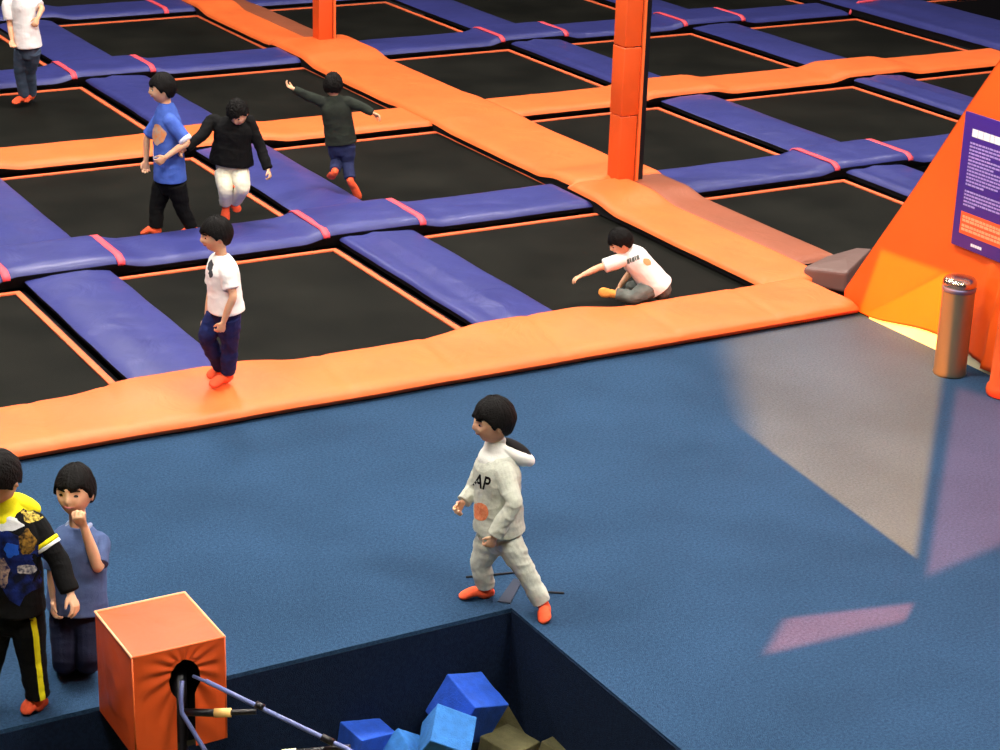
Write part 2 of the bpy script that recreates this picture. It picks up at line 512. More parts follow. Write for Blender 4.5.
# blue cushions that run away between the beds
FA = [(0, -0.022), (0.3, 0.008), (0.7, 0.012), (1, -0.02)]
FB = [(0, 0.010), (0.3, -0.006), (0.42, 0.016), (1, -0.018)]
A_LAB = {
    (0, 1): 'blue cushion in the foreground ending at the boy in white shirt and navy trousers',
    (0, 2): 'blue cushion ending at the orange front cushion left of the crouching boy',
    (0, 4): 'short blue cushion running in behind the edge of the orange sloped wall below its sign',
    (0, 0): 'blue cushion corner at the left edge of the nearest row',
    (1, 1): 'blue cushion at the left edge behind the nearest blue cross cushion',
    (1, 2): 'blue cushion behind and right of the boy in black jacket',
    (1, 4): 'blue cushion right of the tall orange post reaching from orange crosswalk to blue cross cushion',
    (1, 5): 'blue cushion running from the orange crosswalk down to the purple sign',
    (2, 2): 'blue cushion behind the head of the boy in blue shirt',
    (2, 4): 'blue cushion left of the tall orange post between far blue cross cushion and orange crosswalk',
    (2, 5): 'blue cushion right of the tall orange post top reaching the orange crosswalk',
    (3, 2): 'blue cushion in the far row right of the boy in white shirt and grey jeans',
    (3, 4): 'blue cushion in the far row between the two orange posts',
    (3, 5): 'blue cushion in the far row touching the top of the tall orange post',
}
for (r, c), lab in A_LAB.items():
    y0 = (HY[r] + 0.70) if r > 0 else 11.97
    y1 = HY[r + 1] + 0.055
    if (r, c) == (0, 4): y0 = 11.7
    cushion('blue_cushion', 'y', y0, y1, VX[c] + 0.05, VX[c] + 0.74, lambda s, q: 0.095, BL, lab, 'blue cushions running lengthwise', facets=FA if (r + c) % 2 else FB, seed=c * 3.1 + r)
# cross cushions (left to right)
def cross(row, x0, x1, centers, lab, straps, mats=BL, name='blue_cross_cushion', amp=0.055, grp='blue cross cushions'):
    y0, y1 = HY[row] + 0.03, HY[row] + 0.73
    zf = lambda s, q: 0.115 + bumps(s, centers, amp)
    o = cushion(name, 'x', x0, x1, y0, y1, zf, mats, lab, grp, seed=row * 7.7 + x0, wrinkle=0.008)
    for sx in straps:
        strap_mesh(sx, y0, y1, zf(sx, 0), o)
    return o
cross(1, -1.0, 9.34, [XC[0], XC[1], XC[2]], 'nearest blue cross cushion with coral straps, left of the orange walkway', [XC[0] + .42, XC[1] - .47, XC[1] + .44, XC[2] - .45, XC[2] + .44])
cross(1, 10.22, 16.2, [XC[4], XC[5]], 'blue cross cushion with coral straps between the orange walkway and the sloped orange wall', [XC[4] - .45, XC[4] + .44])
cross(3, 3.0, 9.45, [XC[1], XC[2]], 'far blue cross cushion with coral straps left of the orange walkway', [XC[2] - .45, XC[2] + .44])
cross(3, 10.2, 17.3, [XC[4], XC[5]], 'far blue cross cushion with coral straps running behind the tall orange post', [XC[4] - .45, XC[4] + .44, XC[5] - .45, XC[5] + .44])
cross(4, 3.5, 9.5, [XC[2]], 'farthest blue cross cushion at the top edge left of the orange walkway', [XC[2] - .45, XC[3] - .8])
cross(4, 10.2, 17.3, [XC[4], XC[5]], 'farthest blue cross cushion at the top edge right of the far orange post', [])
# raised blue border at the upper right
o = cushion('blue_border_cushion', 'y', 17.7, 30, 17.46, 18.72, lambda s, q: 0.16, BL, 'wide raised blue border cushion crossing the top right corner', 'blue cushions running lengthwise', facets=FB, seed=40)
v = []
b_ = MB()
pts = [(17.44, 21.0, 0.03), (17.5, 21.02, 0.12), (17.62, 21.05, 0.168), (18.0, 21.1, 0.172), (18.5, 21.15, 0.172)]
for i in range(len(pts) - 1):
    a, c = pts[i], pts[i + 1]
b_.tube(pts, 0.018, 6); b_.build('strap', M['strap'], o, True)

# orange crosswalk
cross(2, -1.0, 9.42, [XC[0], XC[1], XC[2]], 'orange crosswalk cushion left of the wide orange walkway behind the jumping boys', [], [M['orange'], M['black']], 'orange_cushion', 0.04, 'orange cushions')
cross(2, 10.33, 17.45, [XC[4], XC[5]], 'orange crosswalk cushion right of the wide walkway, running behind the tall post to the wall', [], [M['orange'], M['black']], 'orange_cushion', 0.05, 'orange cushions')
OB = [M['orange'], M['black']]
zw = lambda s, q: 0.12 + bumps(s, [YC[1], YC[3], YC[4]], 0.055, 0.36, 0.4) + bumps(s, [YC[2]], 0.02, 0.36, 0.4)
cushion('orange_walkway', 'y', 11.95, 14.92, 9.33, 9.96, zw, OB, 'orange walkway cushion from the tall orange post to the front corner', 'orange cushions', seed=21)
cushion('orange_walkway', 'y', 14.9, 21.75, 9.40, 10.36, zw, OB, 'wide orange walkway cushion between the two orange posts', 'orange cushions', seed=22)
cushion('orange_walkway', 'y', 21.73, 27, 9.43, 9.98, zw, OB, 'orange walkway cushion beyond the far orange post reaching the top edge', 'orange cushions', seed=23)
cushion('terracotta_cushion', 'y', 12.35, 15.15, 9.94, 10.38, lambda s, q: 0.1 + bumps(s, [YC[1]], 0.05, 0.3, 0.35), [M['brown'], M['black']], 'brownish orange side cushion right of the tall post running to the taupe flap', 'terracotta side cushions', seed=24)
cushion('terracotta_cushion', 'y', 21.8, 27, 9.96, 10.3, lambda s, q: 0.1, [M['brown'], M['black']], 'brownish orange side cushion beside the far orange post', 'terracotta side cushions', seed=25)
# front cushion
_sk = [-.6, .1, .75, 1.5, 2.2, 2.75, 3.45, 3.95, 4.7, 5.5, 6.3, 7.15, 8.1, 9.0]
zf0 = lambda s, q: 0.11 - 0.009 * sum(math.exp(-((s - k - 0.12 * (q - 11.6) - .03 * nz(q * 4, k)) / 0.035) ** 2) for k in _sk) + bumps(s, [XC[0], XC[1], XC[2]], 0.055, 0.36, 0.5) * sstep((q - 11.35) / 0.55)
cushion('orange_front_cushion', 'x', -1.0, 9.73, 11.28, 12.03, zf0, [M['orange'], M['orange_deep']], 'long orange front cushion bordering the blue carpet, boy in white shirt standing on it', 'orange cushions', side=0.05, base=0.018, step=0.03, seed=30, wrinkle=0.006)
# taupe folded flap at the wall corner
def _gp(px, py, z):
    d = FW + CR * (px - 500) / F_PX - CU * (py - 375) / F_PX
    q = EYE + d * ((z - EYE[2]) / d[2]); return (q[0], q[1], z)
v = [_gp(803, 267, .17), _gp(848, 272, .20), _gp(873, 248, .17), _gp(858, 247, .165), _gp(826, 256, .165), _gp(846, 258, .20)]
vb = [(x, y, 0.02) for x, y, z in v[:5]]
vv = v + vb
f = [(0, 1, 5), (1, 2, 5), (2, 3, 5), (3, 4, 5), (4, 0, 5)] + [(i, 6 + i, 6 + (i + 1) % 5, (i + 1) % 5) for i in range(5)] + [(10, 9, 8, 7, 6)]
o = link('taupe_flap', mesh('taupe_flap', vv, f), M['taupe'])
sub = o.modifiers.new('bevel', 'BEVEL'); sub.width = 0.03; sub.segments = 3
tag(o, 'taupe folded fabric flap at the foot of the orange wall beside the brownish cushion', 'fabric flap')


# ------------------------------------------------------------------ posts
def post(x, y, label, dark=0.0):
    t = thing('padded_post', label, 'post', (x, y, 0.12), 'orange padded posts')
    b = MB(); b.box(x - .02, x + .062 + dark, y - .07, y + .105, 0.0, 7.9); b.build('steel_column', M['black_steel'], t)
    v = []; f = []
    # quilted wrap in seams every 0.45 m
    b = MB()
    z = 0.13; k = 0
    while z < 7.8:
        h = 0.62
        q = 0.003 * (k % 2)
        b.box(x - .12 - q, x + .055 + q, y - .075 - q, y + .115 + q, z, z + h - 0.003)
        z += h; k += 1
    b.build('orange_wrap', M['orange_deep'], t, bevel=0.012)
    b = MB(); b.box(x + .058, x + .085, y - .093, y - .06, 0.12, 7.8); b.build('edge_strip', M['orange'], t)
    return t
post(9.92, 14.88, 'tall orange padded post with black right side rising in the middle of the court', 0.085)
post(10.02, 21.48, 'orange padded post at the top edge farther away on the orange walkway')

# ------------------------------------------------------------------ orange sloped wall, sign, canister
WX = 9.76
t = thing('sloped_wall', 'tall orange padded wall with slanted edge at the right behind the canister', 'wall panel', (WX, 10.3, 0))
# front face as a dense grid clipped to the profile with fabric folds low on the right
v = []; f = []
ny, nzz = 110, 60
for i in range(ny + 1):
    y = 11.5 - (11.5 - 6.0) * i / ny
    top = min(4.05, 0.14 + (11.5 - y) * 1.5)
    lift = 0.02 + 0.10 * max(0, math.sin(math.pi * min(1, max(0, (11.2 - y) / 1.55)))) ** 1.6 if y > 9.65 else 0.02
    for k in range(nzz + 1):
        u = k / nzz
        z = min(lift, top - 0.02) + (top - min(lift, top - 0.02)) * u
        fold = sstep((10.1 - y) / 0.25) * sstep((1.0 - z) / 0.4) * 0.035
        x = WX - 0.01 - fold * (1 + math.sin(y * 42 + z * 6 + 2 * nz(y * 3, z * 2))) - 0.012 * nz(y * 1.3, z * 1.3, 3)
        v.append((x, y, z))
nf = len(v)
for i in range(ny):
    for k in range(nzz):
        a = i * (nzz + 1) + k; f.append((a, a + 1, a + nzz + 2, a + nzz + 1))
# thickness
for (x, y, z) in list(v):
    v.append((WX + 0.12, y, z))
for i in range(ny):
    for k in range(nzz):
        a = nf + i * (nzz + 1) + k; f.append((a, a + nzz + 1, a + nzz + 2, a + 1))
    for k in (0, nzz):
        a = i * (nzz + 1) + k; f.append((a, a + nzz + 1, nf + a + nzz + 1, nf + a))
for k in range(nzz):
    for i in (0, ny):
        a = i * (nzz + 1) + k; f.append((a, a + 1, nf + a + 1, nf + a))
link('orange_padding', mesh('orange_padding', v, f), M['orange_wall'], t, True)
b_ = MB(); b_.box(WX + 0.0, WX + 0.1, 6.0, 11.2, 0.0, 0.16); b_.build('base_board', M['cream'], t)
# purple sign
sg = thing('rules_sign', 'purple sign with white and orange text panels on the orange wall', 'sign', (WX - 0.03, 10.0, 1.3))
sx = WX - 0.045
SY0, SY1, SZ0, SZ1 = 10.36, 9.45, 0.84, 1.80     # far edge, near edge, bottom, top
b_ = MB(); b_.box(sx, sx + 0.015, SY1, SY0, SZ0, SZ1); b_.build('sign_board', M['purple'], sg, bevel=0.003)
def sbar(b, y, z, w, h, dx=0.002):
    b.box(sx - dx, sx - 0.0003, y - w, y, z - h, z)
b_ = MB(); 
yy = SY0 - 0.09
for wd in (0.055, 0.05, 0.062, 0.04, 0.055, 0.05, 0.06, 0.045, 0.05):
    sbar(b_, yy, 1.695, wd, 0.055); yy -= wd + 0.004
b_.build('title_lettering', M['white'], sg)
rr = random.Random(3)
b_ = MB(); z = 1.60
rows = [0.72, 0.72, 0.7, 0.2, 0.72, 0.7, 0.25, 0.72, 0.72, 0.72, 0.7, 0.3, 0.15, 0.72, 0.72, 0.7, 0.7, 0.1]
for k, L in enumerate(rows):
    yy = SY0 - 0.08; end = yy - L
    while yy > end:
        wd = rr.uniform(0.012, 0.04)
        sbar(b_, yy, z, wd, 0.0125); yy -= wd + 0.006
    z -= 0.0245 if k != 12 else 0.05
    if k == 12: b_.build('text_lines', M['lilac'], sg); b_ = MB()
b_.build('text_lines', M['lilac'], sg)
b_ = MB(); sbar(b_, SY0 - 0.07, 1.10, 0.8, 0.16); b_.build('orange_panel', M['sign_orange'], sg)
b_ = MB()
for z, L in ((1.075, 0.7), (1.05, 0.72), (1.012, 0.68), (0.985, 0.6)):
    yy = SY0 - 0.09; end = yy - L
    while yy > end:
        wd = rr.uniform(0.015, 0.045); sbar(b_, yy, z, wd, 0.018, 0.004); yy -= wd + 0.007
b_.build('panel_lettering', M['sign_peach'], sg)
b_ = MB(); yy = SY0 - 0.2
for wd in (0.02, 0.015, 0.02, 0.018, 0.02): sbar(b_, yy, 0.895, wd, 0.02); yy -= wd + 0.004
b_.build('logo_lettering', M['white'], sg)


def lathe(prof, cx, cy, n=40, cap=True):
    v = []; f = []
    for (r, z) in prof:
        for k in range(n):
            a = 2 * math.pi * k / n; v.append((cx + r * math.cos(a), cy + r * math.sin(a), z))
    for i in range(len(prof) - 1):
        for k in range(n):
            f.append((i * n + k, i * n + (k + 1) % n, (i + 1) * n + (k + 1) % n, (i + 1) * n + k))
    f.append(tuple(reversed(range(n)))); f.append(tuple(range((len(prof) - 1) * n, len(prof) * n)))
    return v, f
cx, cy = 9.52, 10.02
t = thing('steel_canister', 'slim cylindrical brushed steel canister standing against the orange wall', 'bin', (cx, cy, 0))
v, f = lathe([(0.113, 0.0), (0.118, 0.012), (0.113, 0.03), (0.113, 0.615), (0.112, 0.62)], cx, cy); link('canister_body', mesh('b', v, f), M['steel'], t, True)
v, f = lathe([(0.114, 0.618), (0.118, 0.625), (0.118, 0.645), (0.114, 0.652)], cx, cy); link('rim_band', mesh('b', v, f), M['steel_band'], t, True)
v, f = lathe([(0.113, 0.652), (0.118, 0.665), (0.117, 0.69), (0.105, 0.708), (0.08, 0.716), (0.03, 0.72), (0.005, 0.72)], cx, cy); link('lid', mesh('b', v, f), M['steel_cap'], t, True)
v, f = lathe([(0.10, 0.0), (0.115, 0.01), (0.12, 0.04), (0.115, 0.07), (0.10, 0.09), (0.09, 0.6), (0.085, 0.62)], 9.57, 9.53)
o = link('padded_bollard', mesh('b', v, f), M['orange_deep'], None, True)
tag(o, 'rounded orange padded foot at the right edge beside the canister', 'padding')

# ------------------------------------------------------------------ orange box on the pit edge with its arms
bx0, bx1, by0, by1, bz0, bz1 = 2.655, 3.10, 7.75, 8.25, 0.0, 0.53
t = thing('padded_box', 'orange vinyl padded box with pale piping standing at the edge of the foam pit', 'padded box', ((bx0 + bx1) / 2, (by0 + by1) / 2, 0))
def grid_face(fn, n=26, m_=26):
    v = []; f = []
    for i in range(n + 1):
        for j in range(m_ + 1):
            v.append(fn(i / n, j / m_))
    for i in range(n):
        for j in range(m_):
            a = i * (m_ + 1) + j; f.append((a, a + m_ + 1, a + m_ + 2, a + 1))
    return v, f
b_ = MB()
wr = lambda a, c: 0.006 * nz(a * 5, c * 5, 9)
b_.add(*grid_face(lambda u, w: (bx0 + (bx1 - bx0) * u, by0 + (by1 - by0) * w, bz1 + 0.012 * math.sin(math.pi * u) * math.sin(math.pi * w))))
b_.add(*grid_face(lambda u, w: (bx0 - 0.01 * math.sin(math.pi * u) * math.sin(math.pi * w) + wr(u, w) * math.sin(math.pi * u) * math.sin(math.pi * w), by0 + (by1 - by0) * u, bz0 + (bz1 - bz0) * w)))
b_.add(*grid_face(lambda u, w: (bx1, by0 + (by1 - by0) * u, bz0 + (bz1 - bz0) * w)))
b_.add(*grid_face(lambda u, w: (bx0 + (bx1 - bx0) * u, by1, bz0 + (bz1 - bz0) * w)))
# front face with a keyhole opening: cloth pulled towards it
HXc, HZc = bx0 + 0.245, 0.36
def slot_half(z):
    if z > HZc + 0.1: return 0
    if z > HZc - 0.1: return 0.075 * math.sqrt(max(0, 1 - ((z - HZc) / 0.1) ** 2)) if z > HZc else max(0.045, 0.075 * math.sqrt(max(0, 1 - ((z - HZc) / 0.1) ** 2)))
    return 0.045
n, m_ = 40, 60
for side in (0, 1):
    v = []; f = []
    for j in range(m_ + 1):
        z = bz0 + (bz1 - bz0) * j / m_
        h = slot_half(z)
        xa, xb = (bx0, HXc - h) if side == 0 else (HXc + h, bx1)
        for i in range(n + 1):
            x = xa + (xb - xa) * i / n
            ang = math.atan2(z - HZc - 0.06, x - HXc); dist = math.hypot(x - HXc, z - HZc)
            edge = min(1, min(x - bx0, bx1 - x) / 0.05)
            pull = 0.006 * math.sin(ang * 13) * math.exp(-((dist - 0.12) / 0.1) ** 2) * edge * min(1, (bz1 - z) / 0.04)
            v.append((x, by0 - pull - 0.004 * edge, z))
    for j in range(m_):
        for i in range(n):
            a = j * (n + 1) + i; f.append((a, a + 1, a + n + 2, a + n + 1))
    b_.add(v, f)
b_.build('vinyl_cover', M['orange_deep'], t, True)
b_ = MB()
r = 0.006
for p, q in (((bx0, by0, bz1), (bx0, by1, bz1)), ((bx0, by1, bz1), (bx1, by1, bz1)), ((bx1, by1, bz1), (bx1, by0, bz1))):
    b_.tube([p, q], r, 8)
b_.build('piping', M['piping'], t, True)
b_ = MB(); b_.tube([(bx0, by0, bz1), (bx1, by0, bz1)], r, 8); b_.tube([(bx0, by0, 0), (bx0, by0, bz1)], .004, 8); b_.tube([(bx1, by0, 0), (bx1, by0, bz1)], .004, 8)
b_.build('front_piping', M['orange'], t, True)
b_ = MB(); b_.box(bx0 + .03, bx1 - .03, by0 + .12, by1 - .02, 0.01, .5); b_.build('inner_frame', M['black'], t)
b_ = MB(); b_.tube([(HXc, by0 + .07, -1.07), (HXc, by0 + .07, .38)], 0.035, 14); b_.build('steel_post', M['black_steel'], t, True)
b_ = MB(); b_.box(bx0 + .03, bx1 - .03, by1 - .46, by1 - .04, -.02, .01); b_.build('base_plate', M['black_steel'], t)


def ray_plane_pt(px, py, P0, off=0.0):
    """World point seen at a photo position on the upright plane through P0 that faces the camera horizontally, `off` metres nearer."""
    d = FW + CR * (px - 500) / F_PX - CU * (py - 375) / F_PX
    nrm = np.array([FW[0], FW[1], 0.0]); nrm /= np.linalg.norm(nrm)
    tt = ((np.array(P0, float) - EYE) @ nrm - off) / (d @ nrm)
    return EYE + d * tt


def ground_pt(px, py, z=0.0):
    d = FW + CR * (px - 500) / F_PX - CU * (py - 375) / F_PX
    return EYE + d * ((z - EYE[2]) / d[2])


BF = (HXc, by0, 0.3)
tp = lambda x, y, o=0.0: tuple(ray_plane_pt(x, y, BF, o))
s_ = MB(); s_.tube([tp(193, 676, 0.0), tp(207, 682, .03)], 0.008, 10); s_.tube([tp(206, 681, .03), tp(257, 706, .12), tp(345, 748, .3), tp(380, 768, .36)], 0.011, 12)
o = s_.build('swing_arm', M['tube_blue'], None, True)
tag(o, 'slate blue metal bar running from the orange box down to the right over the pit', 'metal bar', 'bars joined to the orange box')
s_ = MB(); s_.tube([tp(256, 704, .115), tp(264, 708, .13)], 0.016, 12); s_.tube([tp(322, 737, .255), tp(334, 743, .275)], 0.017, 12); s_.build('joint_sleeve', M['black_steel'], o, True)
s_ = MB(); s_.tube([tp(182, 681, .02), tp(181, 700, .05), tp(182, 713, .06), tp(206, 752, .12), tp(220, 775, .15)], 0.011, 12)
o = s_.build('swing_arm', M['tube_blue'], None, True)
tag(o, 'slate blue bent metal bar dropping from the hole of the orange box', 'metal bar', 'bars joined to the orange box')
s_ = MB(); s_.tube([tp(182, 712, .02), tp(218, 713, .03)], 0.018, 14); s_.tube([tp(216, 713, .03), tp(256, 711.5, .04)], 0.013, 14)
o = s_.build('crossbar', M['black_steel'], None, True)
tag(o, 'black padded crossbar with a yellow tape label sticking out of the orange box', 'metal bar')
M['tape'] = mat('yellow_tape', rgb(255, 205, 120), rough=0.5)
s_ = MB(); s_.tube([tp(214.5, 713, .03), tp(231, 712.5, .035)], [0.0215, 0.0215], 16); tb = s_.build('tape_label', M['tape'], o, True)
s_ = MB(); s_.tube([tp(285, 753, .2), tp(330, 749, .22)], 0.013, 12); s_.tube([tp(325, 749, .22), tp(350, 747, .24)], 0.012, 12)
o = s_.build('crossbar', M['black_steel'], None, True)
tag(o, 'second dark crossbar with pale tape at the bottom edge over the pit', 'metal bar')
s_ = MB(); s_.tube([tp(282, 753.5, .2), tp(296, 752, .205)], 0.018, 12); s_.build('tape_label', M['cream'], o, True)


# ------------------------------------------------------------------ foam cubes in the pit
def foam(center, rot, size, mt, label, grp='foam cubes in the pit'):
    b = MB(); h = size / 2
    n = 6
    bm = bmesh.new(); bmesh.ops.create_cube(bm, size=size)
    bmesh.ops.subdivide_edges(bm, edges=bm.edges[:], cuts=5, use_grid_fill=True)
    for vv in bm.verts:
        vv.co += vv.co.normalized() * 0.004 * nz(vv.co.x * 20 + center[0] * 9, vv.co.y * 20 + center[1] * 7, vv.co.z * 20)
    me = bpy.data.meshes.new('foam_cube'); bm.to_mesh(me); bm.free()
    me.materials.append(mt)
    o = bpy.data.objects.new('foam_cube', me); COL.objects.link(o)
    o.location = center; o.rotation_euler = rot
    bv = o.modifiers.new('bevel', 'BEVEL'); bv.width = 0.006; bv.segments = 2; bv.limit_method = 'ANGLE'
    tag(o, label, 'foam cube', grp)
    return o


PITD = -0.72
def pitpt(px, py, z): return tuple(ground_pt(px, py, z))
foam(pitpt(467, 708, -0.40), (0.35, 0.30, 0.25), 0.26, M['foam_blue'], 'dark blue foam cube highest of the heap against the pit corner')
foam(pitpt(446, 738, -0.40), (0.45, -0.5, 0.9), 0.22, M['foam_sky'], 'lighter blue foam cube with notched corner in front of the highest cube')
foam(pitpt(362, 744, -0.56), (0.12, 0.15, 0.2), 0.23, M['foam_blue'], 'blue foam cube at the left of the heap beside the slate bar')
foam(pitpt(404, 760, -0.62), (0.5, 0.6, 0.3), 0.21, M['foam_sky'], 'small corner of a light blue foam cube at the bottom edge')
foam(pitpt(405, 738, -0.74), (0.2, 0.1, 0.5), 0.22, M['foam_olive'], 'olive foam cube between the left blue cube and the heap')
foam(pitpt(513, 737, -0.74), (0.25, -0.3, 0.6), 0.23, M['foam_olive'], 'olive foam cube behind, right of the dark blue cube')
foam(pitpt(507, 758, -0.66), (0.08, 0.1, 0.35), 0.23, M['foam_olive'], 'olive foam cube with flat top at the bottom edge beside the light blue cube')
foam(pitpt(565, 765, -0.66), (0.15, 0.2, 0.45), 0.23, M['foam_olive'], 'olive foam cube at the bottom edge by the right pit wall')
foam(pitpt(258, 752, -0.70), (0.35, 0.3, 0.7), 0.24, M['foam_olive'], 'olive foam cube right of the orange box below the bars')
rr = random.Random(11)
for iy in range(4):
    for ix in range(8, 14):
        x = 1.2 + ix * 0.272; y = PY - 0.17 - iy * 0.27
        foam((x, y, -0.93 + rr.uniform(-.03, .03)), (rr.uniform(-.12, .12), rr.uniform(-.12, .12), rr.uniform(-.15, .15)), 0.23, M['foam_olive'], 'dark olive foam cube of the lower layer, half buried in the pit', 'lower layer of foam cubes')
b_ = MB(); b_.box(-6 + .01, PX - .01, 0.6, PY - .02, -1.5, -1.08)
o = b_.build('foam_filling', M['foam_olive']); o['kind'] = 'stuff'; tag(o, 'dark foam filling at the bottom of the pit', 'foam')

# thin dark line on the carpet behind the boy in the grey hoodie
M['line'] = mat('dark_line', rgb(26, 28, 36), rough=0.8)
b_ = MB()
P = [tuple(ground_pt(x, y, 0.006)) for x, y in ((466, 577), (490, 575), (520, 572), (530, 583), (545, 592), (564, 593))]
b_.tube(P, 0.006, 6)
tag(b_.build('floor_line', M['line'], None, True), 'thin dark line on the blue carpet behind the feet of the boy in grey hoodie', 'line')
a0, a1 = ground_pt(504, 603, 0), ground_pt(518, 580, 0)
M['darkstrip'] = mat('dark_strip', rgb(40, 48, 66), rough=0.9)  # flat dark grey strip on the carpet at the pit corner
dv = (a1 - a0); nv = np.array([-dv[1], dv[0], 0]); nv = nv / np.linalg.norm(nv) * 0.035
v = [a0 - nv, a0 + nv, a1 + nv * .7, a1 - nv * .7]; v = [(p[0], p[1], 0.001) for p in v] + [(p[0], p[1], 0.006) for p in v]
tag(link('dark_patch', mesh('p', v, [(3, 2, 1, 0), (4, 5, 6, 7), (0, 1, 5, 4), (1, 2, 6, 5), (2, 3, 7, 6), (3, 0, 4, 7)]), M['darkstrip']), 'short dark grey strip at the pit corner between the feet of the boy', 'tape')

# ------------------------------------------------------------------ people
def V3(p): return np.array(p, float)
def unit(a): return a / (np.linalg.norm(a) + 1e-9)


def closed_rings(C, A, B, n=20, capk=4):
    """Closed tube of ellipses: centres C, half-axis vectors A, B; rounded ends."""
    C = [V3(c) for c in C]; A = [V3(a) for a in A]; B = [V3(b) for b in B]
    ck = 0.12 if capk == 1 else 1.0
    r0c = ck; rows = []
    def ring(c, a, b, s): return [c + s * (a * math.cos(2 * math.pi * k / n) + b * math.sin(2 * math.pi * k / n)) for k in range(n)]
    t0 = unit(C[0] - C[1]); t1 = unit(C[-1] - C[-2])
    r0 = min(np.linalg.norm(A[0]), np.linalg.norm(B[0])); r1 = min(np.linalg.norm(A[-1]), np.linalg.norm(B[-1]))
    r0 *= ck; r1 *= ck
    for k in range(capk, 0, -1):
        an = math.pi / 2 * k / (capk + 0.5); rows.append(ring(C[0] + t0 * r0 * math.sin(an), A[0], B[0], math.cos(an)))
    for c, a, b in zip(C, A, B): rows.append(ring(c, a, b, 1))
    for k in range(1, capk + 1):
        an = math.pi / 2 * k / (capk + 0.5); rows.append(ring(C[-1] + t1 * r1 * math.sin(an), A[-1], B[-1], math.cos(an)))
    v = [p for r in rows for p in r]; f = []
    for i in range(len(rows) - 1):
        for k in range(n):
            f.append((i * n + k, i * n + (k + 1) % n, (i + 1) * n + (k + 1) % n, (i + 1) * n + k))
    f.append(tuple(reversed(range(n)))); f.append(tuple(range((len(rows) - 1) * n, len(rows) * n)))
    return v, f


def catmull(P, m=6):
    P = [V3(p) for p in P]; out = []
    for i in range(len(P) - 1):
        p0 = P[max(i - 1, 0)]; p1 = P[i]; p2 = P[i + 1]; p3 = P[min(i + 2, len(P) - 1)]
        for k in range(m):
            t = k / m
            out.append(0.5 * ((2 * p1) + (-p0 + p2) * t + (2 * p0 - 5 * p1 + 4 * p2 - p3) * t * t + (-p0 + 3 * p1 - 3 * p2 + p3) * t ** 3))
    out.append(P[-1]); return out


def limb_tube(mb, pts, rad, m=5, flat=None, capk=4, n=16):
    """Smooth tapered limb through pts with radii; packs radius as a 4th coordinate so that both interpolate together."""
    Q = catmull([list(p) + [r] for p, r in zip(pts, rad)], m) if len(pts) > 2 else [np.array(list(p) + [r], float) for p, r in zip(pts, rad)]
    C = [q[:3] for q in Q]; Rr = [max(0.003, q[3]) for q in Q]
    A = []; B = []; ref = None
    for i in range(len(C)):
        t = unit(C[min(i + 1, len(C) - 1)] - C[max(i - 1, 0)])
        if ref is None: ref = np.cross(t, [0.3, 0.2, 1.0] if abs(t[2]) < 0.9 else [1, 0.1, 0])
        a = unit(ref - t * (ref @ t)); ref = a; b = np.cross(t, a)
        A.append(a * Rr[i]); B.append(b * Rr[i])
    v, f = closed_rings(C, A, B, n, capk); mb.add(v, f)


def body_tube(mb, C, width, depth, side, fwd, m=5, capk=4, n=28):
    """Torso / foot section: half widths along `side`, half depths along `fwd` (lists allowed)."""
    sides = side if isinstance(side, list) else [side] * len(C)
    fwds = fwd if isinstance(fwd, list) else [fwd] * len(C)
    Q = catmull([list(c) + [w, d] + list(s) + list(ff) for c, w, d, s, ff in zip(C, width, depth, sides, fwds)], m)
    v, f = closed_rings([q[:3] for q in Q], [unit(q[5:8]) * q[3] for q in Q], [unit(q[8:11]) * q[4] for q in Q], n, capk)
    mb.add(v, f)


def fuse(name, mb, mt, parent, voxel=0.005, smooth=3, wrinkle=0.0, wscale=22.0, seed=0.0, wdir=None, cuts=None):
    """Fuse closed pieces into one continuous surface, smooth it, add cloth folds."""
    me = mesh(name + '_raw', mb.v, mb.f)
    o = bpy.data.objects.new(name + '_raw', me); COL.objects.link(o)
    r = o.modifiers.new('r', 'REMESH'); r.mode = 'VOXEL'; r.voxel_size = voxel; r.use_smooth_shade = True
    if smooth:
        s = o.modifiers.new('s', 'SMOOTH'); s.factor = 0.5; s.iterations = smooth
    dg = bpy.context.evaluated_depsgraph_get()
    out = bpy.data.meshes.new_from_object(o.evaluated_get(dg))
    bpy.data.objects.remove(o); bpy.data.meshes.remove(me)
    out.name = name
    if cuts:
        bm = bmesh.new(); bm.from_mesh(out)
        for (co, no) in cuts:      # drop what lies beyond the plane and close the hole
            geom = bm.verts[:] + bm.edges[:] + bm.faces[:]
            res = bmesh.ops.bisect_plane(bm, geom=geom, plane_co=Vector(co), plane_no=Vector(no), clear_outer=True)
            ed = [e for e in res['geom_cut'] if isinstance(e, bmesh.types.BMEdge)]
            bmesh.ops.holes_fill(bm, edges=ed)
        bm.to_mesh(out); bm.free()
    if wrinkle > 0:
        nv = len(out.vertices)
        co = np.empty(nv * 3); out.vertices.foreach_get('co', co); co = co.reshape(-1, 3)
        no = np.empty(nv * 3); out.vertices.foreach_get('normal', no); no = no.reshape(-1, 3)
        for i in range(nv):
            p = co[i]
            d = nz(p[0] * wscale * 0.3 + seed, p[1] * wscale * 0.3, p[2] * wscale * .8) + 0.25 * nz(p[0] * wscale + seed, p[1] * wscale * 1.2 + p[2] * wscale, p[2] * wscale * 1.7)
            ridge = 1 - abs(nz(p[0] * wscale * 0.5, p[1] * wscale * 0.5 + seed, p[2] * wscale * 0.8)) * 3
            co[i] = p + no[i] * wrinkle * (d + 0.5 * max(0, ridge))
        out.vertices.foreach_set('co', co.ravel())
        out.update()
    out.materials.clear()
    return link(name, out, mt, parent, True)


